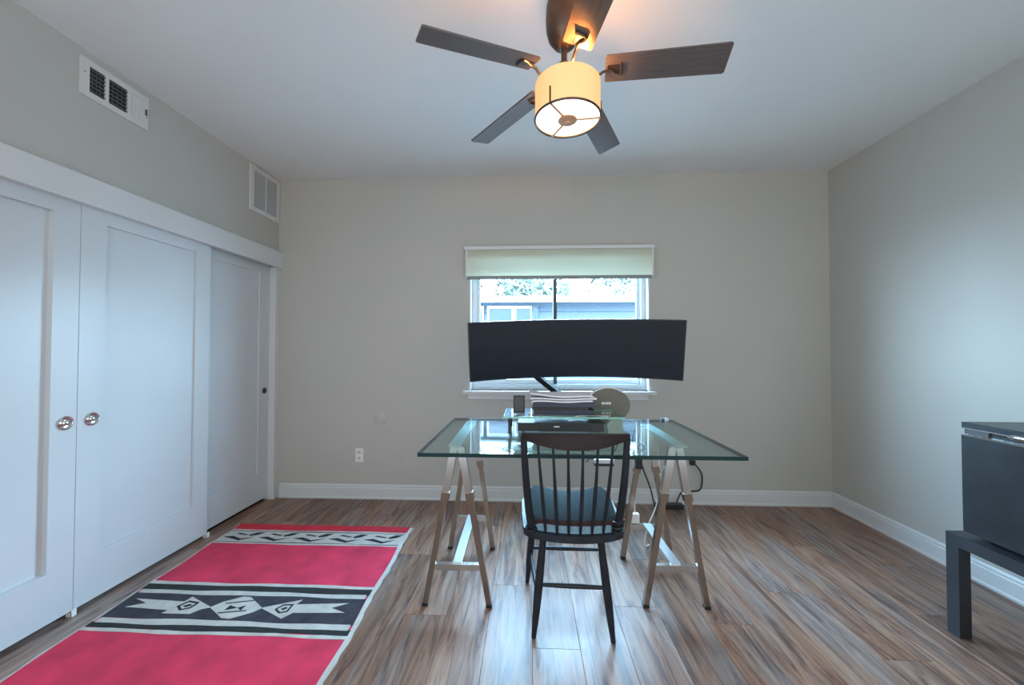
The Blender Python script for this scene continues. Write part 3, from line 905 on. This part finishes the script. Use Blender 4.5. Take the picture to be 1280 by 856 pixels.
fr = thing('photo_frame', 'small dark upright frame at the left end of the glass riser', 'photo frame', (-0.043, 1.86, RT))
box('frame_edge', M['black_plastic'], fr, -0.071, -0.015, 1.855, 1.867, RT, RT + 0.084, bevel=0.002)
box('frame_face', M['grey_plastic'], fr, -0.064, -0.022, 1.8535, 1.855, RT + 0.009, RT + 0.075)
box('easel_back', M['black_plastic'], fr, -0.053, -0.033, 1.867, 1.897, RT, RT + 0.006)
kb = MB().lathe([(0.003, 0), (0.007, 0.003), (0.0085, 0.008), (0.007, 0.013), (0.001, 0.016)], (0.006, 1.80, RT), 16).build('white_bead', M['white_plastic'], None, smooth=True, loc=(0.006, 1.80, RT))
tag(kb, 'tiny white knob lying on the riser beside the stack', 'knob')
pp = MB().slab(lambda u, v: ((0.215 + u * 0.15 + 0.02 * v, 1.756 + v * 0.035, RT + 0.0012 + 0.005 * math.sin(PI * u) * (1 - v)), (0, 0, 1)), 12, 3, 0.0008).build('curled_sheet', M['paper'], None, smooth=True, loc=(0.29, 1.77, RT))
tag(pp, 'curled white slip of paper at the front edge of the riser', 'paper')

sp = thing('round_speaker', 'oval grey cloth speaker with a white rim standing behind the riser', 'speaker', (0.423, 2.04, DZ))
def oval(r, s=1.0):
    return [(0.423 + 0.114 * r * math.cos(a * PI / 24) * s, DZ + 0.006 + 0.092 + 0.092 * r * math.sin(a * PI / 24)) for a in range(48)]
q = MB().prism(oval(1.0), 2.022, 2.060, axis='Y')
q.build('body', M['disc'], sp, bevel=0.006)
q = MB()
q.tube([(p_[0], 2.022, p_[1]) for p_ in oval(1.0)[6:24]], 0.0042, 8)
q.build('rim', M['white_plastic'], sp, smooth=True)
q = MB()
for k, (a, b_) in enumerate(((0, 0.011), (0.013, 0.019), (0.022, 0.034), (0.036, 0.048))):
    q.box(0.388 + a, 0.388 + b_, 2.0205, 2.0222, 0.842, 0.854)
q.build('white_marking', M['white_plastic'], sp)
q = MB().box(0.37, 0.476, 2.01, 2.07, DZ, DZ + 0.010)
q.build('base', M['grey_plastic'], sp, bevel=0.003)
for k, (xx, yy) in enumerate(((0.742, 2.135), (0.765, 2.14))):
    q = MB().box(xx - 0.008, xx + 0.008, yy - 0.012, yy + 0.012, DZ, DZ + 0.012)
    cl = q.build('cable_clip', (M['grey_plastic'], M['steel_plate'])[k], None, bevel=0.003, loc=(xx, yy, DZ))
    tag(cl, ('dark cable clip', 'silver cable clip')[k] + ' at the far right edge of the glass desk', 'clip')

# ================================================================== MONITOR
mon = thing('curved_monitor', 'very wide curved black monitor on an arm in front of the window', 'monitor', (0.262, 2.19, 1.13))
MC = Vector((0.262, 2.190, 1.137))
HALF, RAD, MH, TILT, ROLL = 0.588, 1.75, 0.336, math.radians(11), math.radians(0.55)
rot = Matrix.Rotation(-ROLL, 3, 'Y') @ Matrix.Rotation(-TILT * -1, 3, 'X')


def mpt(u, v, d):
    """u across -1..1, v up -1..1, d behind the screen face"""
    a = u * HALF / RAD * 1.02
    loc = Vector(((RAD + d) * math.sin(a), (RAD + d) * math.cos(a) - RAD, v * MH / 2))
    return MC + rot @ loc


def mnorm(u):
    a = u * HALF / RAD * 1.02
    return rot @ Vector((-math.sin(a), -math.cos(a), 0))


MB().slab(lambda u, v: (mpt(2 * u - 1, 2 * v - 1, 0), mnorm(2 * u - 1)), 40, 4, 0.016).build('bezel', M['black_plastic'], mon)
MB().slab(lambda u, v: (mpt((2 * u - 1) * 0.992, (2 * v - 1) * 0.965 + 0.006, -0.0008), mnorm(2 * u - 1)), 40, 4, 0.0006).build('screen', M['screen'], mon, smooth=True)
MB().slab(lambda u, v: (mpt((2 * u - 1) * 0.80, (2 * v - 1) * 0.82, 0.016), mnorm(2 * u - 1)), 24, 4, 0.028).build('back_shell', M['grey_plastic'], mon, bevel=0.006)
ctr = mpt(0, 0, 0.044)
nb = -mnorm(0)
q = MB().beam(ctr, ctr + nb * 0.014, 0.11, 0.11)
q.build('mount_plate', M['black_plastic'], mon)
arm = thing('monitor_arm', 'dark grey jointed monitor arm clamped to the rear edge of the desk', 'monitor arm', (0.345, 2.13, DZ))
J2 = ctr + nb * 0.034
elb = Vector((0.035, 2.285, 0.985))
low = Vector((0.192, 2.165, 0.862))
post = Vector((0.345, 2.13, DZ))
MB().lathe([(0.036, DZ + 0.0001), (0.036, DZ + 0.012), (0.018, DZ + 0.016), (0.018, DZ + 0.100), (0.001, DZ + 0.102)], (post.x, post.y, 0), 24).build('clamp_post', M['black_plastic'], arm, smooth=True)
MB().box(0.320, 0.370, 2.160, 2.170, 0.680, DZ + 0.010).box(0.320, 0.370, 2.10, 2.16, 0.680, 0.690).build('clamp_bracket', M['black_plastic'], arm)
MB().beam((post.x, post.y, DZ + 0.112), (low.x, low.y, DZ + 0.118), 0.040, 0.026).build('lower_arm', M['grey_plastic'], arm, bevel=0.006)
MB().beam(low + Vector((0, 0, 0.004)), elb, 0.032, 0.030).build('upper_arm', M['matte_black'], arm, bevel=0.006)
MB().lathe([(0.020, 0), (0.020, 0.05)], (low.x, low.y, low.z - 0.022), 20).build('joint', M['black_plastic'], arm, smooth=True)
MB().beam(elb, Vector((0.10, 2.31, 1.09)), 0.032, 0.030).build('wrist', M['stile'], arm, bevel=0.005)
MB().beam(Vector((0.10, 2.31, 1.09)), J2 + nb * 0.02, 0.030, 0.030).build('tilt_head', M['black_plastic'], arm, bevel=0.005)
MB().beam(J2 + nb * 0.03, ctr + nb * 0.0142, 0.050, 0.050).build('mount_head', M['black_plastic'], arm)

# ================================================================== CHAIR
CX, CY = 0.176, 1.62
ch = thing('spindle_chair', 'black spindle-back wooden chair with cushion, drawn up to the desk', 'chair', (CX, CY, 0))
SZ0, SZ1 = 0.418, 0.444
# seat outline, slightly wider at the front, rounded back edge
out = []
for i in range(41):
    a = PI + PI * i / 40
    out.append((CX + 0.192 * math.cos(a), 1.487 + 0.075 * math.sin(a) * (0.9 + 0.1 * abs(math.sin(a)))))
out += [(CX + 0.200, 1.60), (CX + 0.205, 1.74), (CX + 0.195, 1.79), (CX + 0.16, 1.81), (CX - 0.16, 1.81), (CX - 0.195, 1.79), (CX - 0.205, 1.74), (CX - 0.200, 1.60)]
MB().prism(out, SZ0, SZ1).build('seat', M['black_paint'], ch, bevel=0.007, seg=3)
# back posts (flattened round) and spindles
zt_ = 0.822


def post_pt(sx, t):
    # from the seat to the crest
    return Vector((CX + sx * (0.160 + 0.020 * t + 0.004 * math.sin(PI * t)) - 0.008 * t, 1.462 - 0.122 * t - 0.012 * math.sin(PI * t), SZ1 - 0.006 + (zt_ - SZ1 + 0.006) * t))


for sx in (-1, 1):
    MB().tube([post_pt(sx, k / 8) for k in range(9)], [0.0135, 0.0145, 0.0145, 0.014, 0.0135, 0.013, 0.0125, 0.012, 0.0115], 12).build('back_post', M['black_paint'], ch, smooth=True)


def crest(u, t):
    """u across -1..1, centre bowed towards the sitter's back"""
    ex = CX - 0.008 + u * 0.188
    yb_ = 1.336 - 0.022 * (1 - u * u)
    return ex, yb_


q = MB()
rows = []
for i in range(33):
    u = -1 + 2 * i / 32
    ex, yb_ = crest(u, 0)
    hb = 0.018 + 0.040 * (1 - abs(u) ** 2.2)        # height of rail
    ztp = 0.838 + 0.003 * (1 - u * u)
    th = 0.010
    rows.append([q.bm.verts.new((ex, yb_ - th, ztp)), q.bm.verts.new((ex, yb_ + th, ztp)), q.bm.verts.new((ex, yb_ + th + 0.012, ztp - hb)), q.bm.verts.new((ex, yb_ - th + 0.012, ztp - hb))])
for a_, b_ in zip(rows, rows[1:]):
    for k in range(4):
        q.bm.faces.new((a_[k], a_[(k + 1) % 4], b_[(k + 1) % 4], b_[k]))
q.bm.faces.new(rows[0][::-1]); q.bm.faces.new(rows[-1])
q.build('crest_rail', M['crest'], ch, bevel=0.004, smooth=True)
for k in range(6):
    u = -1 + 2 * (k + 1) / 7
    xb_ = CX + u * 0.150
    yb0 = 1.462 - 0.026 * (1 - u * u)
    ex, yb_ = crest(u * 0.97, 0)
    p0 = Vector((xb_, yb0, SZ1 - 0.006))
    p1 = Vector((ex, yb_ + 0.010, 0.802))
    pts, rr_ = [], []
    for j in range(9):
        t = j / 8
        p_ = p0.lerp(p1, t)
        p_.y -= 0.012 * math.sin(PI * t)
        pts.append(p_)
        rr_.append(0.0048 + 0.0022 * math.sin(PI * min(1, t * 1.3)))
    MB().tube(pts, rr_, 10).build('spindle', M['black_paint'], ch, smooth=True)
# legs and stretchers
legs = {'bl': ((0.062, 1.475, SZ0 + 0.004), (0.024, 1.512, 0.0)), 'br': ((0.276, 1.470, SZ0 + 0.004), (0.331, 1.503, 0.0)),
        'fl': ((0.030, 1.765, SZ0 + 0.004), (-0.006, 1.866, 0.0)), 'fr': ((0.318, 1.765, SZ0 + 0.004), (0.366, 1.862, 0.0))}


def lerp(a, b_, t):
    return Vector(a).lerp(Vector(b_), t)


for k_, (a, b_) in legs.items():
    pts = [lerp(a, b_, t / 8) for t in range(9)]
    MB().tube(pts, [0.0125, 0.0135, 0.0150, 0.0160, 0.0165, 0.0160, 0.0145, 0.0120, 0.0095], 12).build('leg', M['black_paint'], ch, smooth=True)


def at_z(k_, z):
    a, b_ = legs[k_]
    return lerp(a, b_, (a[2] - z) / (a[2] - b_[2]))


for a, b_, z in (('bl', 'br', 0.218), ('fl', 'fr', 0.190), ('bl', 'fl', 0.172), ('br', 'fr', 0.172)):
    p0, p1 = at_z(a, z), at_z(b_, z)
    MB().tube([p0.lerp(p1, t / 6) for t in range(7)], [0.007, 0.008, 0.009, 0.0095, 0.009, 0.008, 0.007], 10).build('stretcher', M['black_paint'], ch, smooth=True)
ch.rotation_euler = (0, 0, -0.012)

# seat cushion: two raised thigh lobes
cu = thing('seat_cushion', 'slate blue contoured foam cushion lying on the black chair seat', 'cushion', (CX, CY, SZ1))


def cush(u, v, top):
    hw = 0.168 + 0.022 * v
    xx = CX + 0.003 + (2 * u - 1) * hw * (1 - 0.10 * (abs(2 * u - 1) ** 6) * (1 if v < 0.1 or v > 0.9 else 0))
    yy = 1.462 + 0.325 * v - 0.030 * (1 - (2 * u - 1) ** 2) * (1 - v) ** 2 + 0.012 * math.cos((2 * u - 1) * PI * 1.5) * v ** 3
    if not top:
        return (xx, yy, SZ1 + 0.0008)
    lobe = math.cos((2 * u - 1) * PI * 1.0) * -0.5 + 0.5
    edge = 1 - max(0, (abs(2 * u - 1) - 0.72) / 0.28) ** 2 * 0.75
    hh = 0.040 + (-0.004 + 0.042 * lobe) * v ** 1.3 * edge
    hh *= (0.55 + 0.45 * edge)
    hh *= 1 - 0.55 * max(0, (v - 0.9) / 0.1) ** 2
    return (xx, yy, SZ1 + hh)


def cush_mesh():
    q = MB()
    nu, nv = 36, 24
    Tt = [[q.bm.verts.new(cush(i / nu, j / nv, True)) for j in range(nv + 1)] for i in range(nu + 1)]
    for i in range(nu):
        for j in range(nv):
            q.bm.faces.new((Tt[i][j], Tt[i + 1][j], Tt[i + 1][j + 1], Tt[i][j + 1]))
    return q


def cush_side():
    q = MB()
    nu, nv = 36, 24
    loop = [(i / nu, 0) for i in range(nu)] + [(1, j / nv) for j in range(nv)] + [(1 - i / nu, 1) for i in range(nu)] + [(0, 1 - j / nv) for j in range(nv)]
    a = [q.bm.verts.new(cush(u, v, True)) for u, v in loop]
    b_ = [q.bm.verts.new(cush(u, v, False)) for u, v in loop]
    n = len(loop)
    for i in range(n):
        q.bm.faces.new((b_[i], b_[(i + 1) % n], a[(i + 1) % n], a[i]))
    q.bm.faces.new(b_[::-1])
    return q


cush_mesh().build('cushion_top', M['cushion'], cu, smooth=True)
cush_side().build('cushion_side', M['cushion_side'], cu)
q = MB()
q.tube([Vector(cush(i / 36, 0.0, True)) + Vector((0, 0.002, -0.001)) for i in range(37)], 0.0100, 8)
q.build('piping', M['maroon'], cu, smooth=True)
for sx, nl in ((1, 3), (-1, 1)):
    for k in range(nl):
        pc = post_pt(sx, 0.04 + 0.05 * k)
        MB().tube([(pc.x + 0.019 * math.cos(a * PI / 6), pc.y + 0.019 * math.sin(a * PI / 6), pc.z + 0.005 * math.sin(a * PI / 6 + k)) for a in range(13)], 0.0048, 8).build('tie_strap', M['black_paint'], cu, smooth=True)
cu.rotation_euler = (0, 0, -0.012)

# ================================================================== FRIDGE AND TABLE
TX0, TX1, TY0, TY1, TZ = 1.690, 2.175, 1.075, 1.622, 0.400
tb = thing('side_table', 'low black side table with square legs carrying the black fridge', 'table', (1.93, 1.35, 0))
box('tabletop', M['table_black'], tb, TX0, TX1, TY0, TY1, TZ - 0.045, TZ, bevel=0.002)
for xx in (TX0, TX1 - 0.045):
    for yy in (TY0, TY1 - 0.045):
        box('leg', M['table_black'], tb, xx, xx + 0.045, yy, yy + 0.045, 0.0, TZ - 0.045, bevel=0.0015)
fg = thing('mini_fridge', 'black cube mini fridge standing on the black side table', 'fridge', (1.95, 1.30, TZ))
FX0, FX1, FY0_, FY1_, FZ0, FZ1 = 1.712, 2.165, 1.100, 1.579, TZ + 0.020, 0.846
box('cabinet', M['fridge'], fg, FX0 + 0.045, FX1, FY0_, FY1_, FZ0, FZ1 - 0.022, bevel=0.004)
box('top_cover', M['fridge'], fg, FX0 + 0.004, FX1, FY0_ - 0.002, FY1_ + 0.002, FZ1 - 0.021, FZ1, bevel=0.007)
dr = box('door', M['fridge'], fg, FX0, FX0 + 0.042, FY0_, FY1_, FZ0, FZ1 - 0.052, bevel=0.010)
box('control_band', M['black_plastic'], fg, FX0 + 0.010, FX0 + 0.044, FY0_ + 0.003, FY1_ - 0.003, FZ1 - 0.049, FZ1 - 0.022)
box('trim_strip', M['chrome'], fg, FX0 - 0.003, FX0 + 0.012, FY0_ + 0.006, FY1_ - 0.004, FZ1 - 0.0515, FZ1 - 0.0465)
box('trim_strip', M['nickel'], fg, FX0 + 0.001, FX0 + 0.012, FY0_ + 0.006, FY1_ - 0.002, FZ1 - 0.0245, FZ1 - 0.0212)
MB().box(FX0 + 0.004, FX0 + 0.012, FY1_ - 0.085, FY1_ - 0.012, FZ1 - 0.044, FZ1 - 0.026).build('hinge_cover', M['grey_plastic'], fg, bevel=0.003)
hz_ = FZ1 - 0.026
q = MB().tube([(FX0 + 0.012, 1.425, hz_), (FX0 - 0.006, 1.418, hz_ + 0.002), (FX0 - 0.012, 1.395, hz_ + 0.003), (FX0 - 0.012, 1.22, hz_ + 0.003), (FX0 - 0.006, 1.185, hz_ + 0.002), (FX0 + 0.012, 1.18, hz_)], 0.009, 12)
q.build('handle', M['chrome'], dr, smooth=True)
for xx in (FX0 + 0.07, FX1 - 0.05):
    for yy in (FY0_ + 0.05, FY1_ - 0.05):
        MB().lathe([(0.015, TZ), (0.015, TZ + 0.020)], (xx, yy, 0), 12).build('foot', M['grey_plastic'], fg)

# ================================================================== CABLES UNDER THE DESK
def cable(name, pts, r, m, label, plug=None):
    t = thing(name, label, 'cable', pts[0], 'cables and leads under the desk')
    # smooth the path with Catmull-Rom
    P_ = [Vector(p) for p in pts]
    P_ = [P_[0]] + P_ + [P_[-1]]
    out_ = []
    for i in range(1, len(P_) - 2):
        for s in range(6):
            u = s / 6
            a, b_, c_, d_ = P_[i - 1], P_[i], P_[i + 1], P_[i + 2]
            out_.append(0.5 * ((2 * b_) + (c_ - a) * u + (2 * a - 5 * b_ + 4 * c_ - d_) * u * u + (3 * b_ - a - 3 * c_ + d_) * u ** 3))
    out_.append(P_[-2])
    MB().tube(out_, r, 8).build('cord', m, t, smooth=True)
    if plug:
        c0_, sz, pm = plug
        MB().box(c0_[0] - sz[0], c0_[0] + sz[0], c0_[1] - sz[1], c0_[1] + sz[1], c0_[2] - sz[2], c0_[2] + sz[2]).build('plug', pm, t, bevel=0.004)
    return t


cable('black_cable', [(1.196, 2.825, 0.308), (1.222, 2.812, 0.285), (1.252, 2.806, 0.23), (1.252, 2.806, 0.16), (1.236, 2.806, 0.120), (1.19, 2.80, 0.112), (1.11, 2.79, 0.112), (1.075, 2.775, 0.075), (1.06, 2.77, 0.040)], 0.0055, M['black_plastic'],
      'black cable looping down the far wall from a dark plug, right of desk', ((1.197, 2.832, 0.308), (0.017, 0.014, 0.017), M['black_plastic']))
cable('black_lead', [(0.60, 2.06, 0.70), (0.59, 2.07, 0.62), (0.62, 2.10, 0.50), (0.70, 2.22, 0.34), (0.78, 2.40, 0.18), (0.86, 2.58, 0.03), (0.95, 2.715, 0.010)], 0.0045, M['black_plastic'],
      'black lead running from under the desk down to the floor strip')
cable('white_lead', [(0.55, 2.07, 0.66), (0.572, 2.10, 0.55), (0.580, 2.11, 0.42), (0.582, 2.112, 0.30), (0.584, 2.115, 0.235)], 0.0035, M['white_plastic'],
      'white lead hanging down to the white charger by the trestle', ((0.584, 2.115, 0.212), (0.020, 0.015, 0.024), M['white_plastic']))
cable('charging_cable', [(0.70, 2.09, 0.62), (0.72, 2.12, 0.45), (0.71, 2.14, 0.28), (0.665, 2.16, 0.14), (0.66, 2.19, 0.03), (0.70, 2.24, 0.004)], 0.0035, M['white_plastic'],
      'thin white cord dropping to the floor inside the right trestle')
hub = thing('cable_tangle', 'tangle of black and white cables under the rear of the desk', 'cables', (0.56, 2.06, 0.60))
for k in range(5):
    cc_ = Vector((0.545 + 0.012 * k, 2.06 + 0.01 * (k % 3), 0.585 + 0.012 * (k % 2)))
    pts = [cc_ + Vector((0.032 * math.cos(a * 0.5 + k) * (1 + 0.3 * math.sin(a * 0.9 + k)), 0.012 * math.sin(a * 0.4 + k), 0.026 * math.sin(a * 0.5 + k) + 0.004 * k)) for a in range(26)]
    MB().tube(pts, 0.0032, 6).build('loop', (M['white_plastic'], M['black_plastic'])[k % 2], hub, smooth=True)
MB().tube([(0.56, 2.07, 0.59), (0.565, 2.08, 0.66), (0.59, 2.09, 0.7230)], 0.0035, 6).build('hanger', M['black_plastic'], hub)
tr = thing('under_desk_hub', 'small silver-topped black hub hanging under the glass behind the chair', 'cable tray', (0.40, 2.05, 0.55))
box('case', M['black_plastic'], tr, 0.352, 0.452, 2.03, 2.08, 0.515, 0.530, bevel=0.004)
box('lid', M['steel_plate'], tr, 0.350, 0.454, 2.028, 2.082, 0.5302, 0.552, bevel=0.004)
MB().tube([(0.44, 2.055, 0.552), (0.47, 2.06, 0.60), (0.50, 2.07, 0.68), (0.50, 2.07, 0.7252)], 0.004, 8).build('hanger', M['black_plastic'], tr)
MB().tube([(0.355, 2.055, 0.545), (0.33, 2.05, 0.55), (0.31, 2.055, 0.53)], 0.0035, 8).build('lead', M['black_plastic'], tr)
ad = box('power_adapter', M['black_plastic'], None, 0.578, 0.612, 2.068, 2.098, 0.490, 0.555, bevel=0.005, loc=(0.595, 2.083, 0.49))
tag(ad, 'black power adapter hanging by the rear leg of the right trestle', 'adapter')
st = thing('power_strip', 'black power strip on the floor against the far baseboard', 'power strip', (1.0, 2.77, 0))
box('case', M['black_plastic'], st, 0.915, 1.10, 2.745, 2.795, 0.0, 0.032, bevel=0.005)
for k in range(4):
    box('socket', M['grey_plastic'], st, 0.925 + k * 0.042, 0.950 + k * 0.042, 2.755, 2.785, 0.032, 0.0335)

# ================================================================== OUTSIDE THE WINDOW
GZ = -0.35
g = tag(box('ground', M['ground'], None, -12, 14, D + T + 0.02, 26, GZ - 0.1, GZ, loc=(0, 8, GZ)), 'pale concrete yard outside the window', 'ground', kind='structure')
hs = thing('neighbor_building', 'blue-grey clapboard building with white fascia seen through the window', 'building', (0.5, 7.0, GZ))
HY = 7.0
box('wall', M['siding'], hs, -5, 7, HY + 0.03, HY + 2.4, GZ, 2.02)
for k in range(13):
    z0 = GZ + 0.02 + k * 0.18
    q = MB()
    q.prism([(HY + 0.03, z0), (HY - 0.004, z0), (HY + 0.022, z0 + 0.178), (HY + 0.03, z0 + 0.178)], -5, 7, axis='X')
    q.build('siding_board', M['siding'], hs)
box('fascia', M['fascia'], hs, -5.3, 7.3, HY - 0.36, HY - 0.32, 1.965, 2.075)
box('soffit', M['fascia'], hs, -5.3, 7.3, HY - 0.32, HY + 0.03, 2.02, 2.05)
q = MB().prism([(HY - 0.40, 2.075), (HY + 2.6, 2.20), (HY + 2.6, 2.14), (HY - 0.32, 2.055)], -5.4, 7.4, axis='X')
q.build('roof', M['roof'], hs)
for a, b_ in ((-0.72, -0.30), (-0.22, 0.05), (0.10, 0.16), (-1.3, -0.85)):
    wd = MB().box(a - 0.03, b_ + 0.03, HY - 0.03, HY - 0.005, 1.30, 1.93).build('window', M['sash'] if b_ - a > 0.1 else M['siding'], hs)
    box('pane', M['house_pane'], wd, a, b_, HY - 0.036, HY - 0.030, 1.34, 1.89)


def tree(name, label, x, y, h, rad, nleaf, lm, seed):
    rnd = random.Random(seed)
    t = thing(name, label, 'tree', (x, y, GZ), 'trees beyond the neighbor building')
    q = MB().tube([(x, y, GZ), (x + 0.05, y, GZ + h * 0.4), (x - 0.05, y + 0.05, GZ + h * 0.75)], [0.12, 0.09, 0.04], 8)
    for k in range(5):
        a = k * 1.3 + seed
        q.tube([(x, y, GZ + h * 0.45), (x + rad * 0.4 * math.cos(a), y + rad * 0.4 * math.sin(a), GZ + h * 0.65), (x + rad * 0.7 * math.cos(a), y + rad * 0.7 * math.sin(a), GZ + h * 0.8)], [0.05, 0.035, 0.015], 6)
    q.build('trunk', M['bark'], t)
    q = MB()
    for k in range(nleaf):
        while True:
            p_ = Vector((rnd.uniform(-1, 1), rnd.uniform(-1, 1), rnd.uniform(-1, 1)))
            if 0.35 < p_.length < 1 and math.sin(p_.x * 6 + seed) + math.sin(p_.z * 7 + seed * 2) + math.sin(p_.y * 5) > -0.6:
                break
        c_ = Vector((x, y, GZ + h * 0.72)) + Vector((p_.x * rad, p_.y * rad, p_.z * h * 0.36))
        s = rnd.uniform(0.06, 0.13)
        d1 = Vector((rnd.uniform(-1, 1), rnd.uniform(-1, 1), rnd.uniform(-1, 1))).normalized()
        d2 = d1.orthogonal().normalized()
        q.bm.faces.new([q.bm.verts.new(v_) for v_ in (c_ - d1 * s, c_ + d2 * s * 0.45, c_ + d1 * s, c_ - d2 * s * 0.45)])
    o_ = q.build('foliage', lm, t)
    o_['kind'] = 'stuff'
    return t


tree('leafy_tree', 'pale green tree above the roof in the left half of the window', 0.1, 11.2, 4.0, 1.2, 2200, M['leaf'], 3)
tree('leafy_tree', 'pale green tree above the roof right of the window stile', 2.9, 11.6, 4.1, 1.25, 2200, M['leaf'], 8)
tree('leafy_tree', 'pale green tree farthest right above the roof in the window', 5.8, 12.0, 4.3, 1.4, 2200, M['leaf'], 11)
tree('blossom_tree', 'pink blossoming tree at the upper left of the window view', -2.25, 11.4, 4.1, 1.0, 3000, M['blossom'], 5)
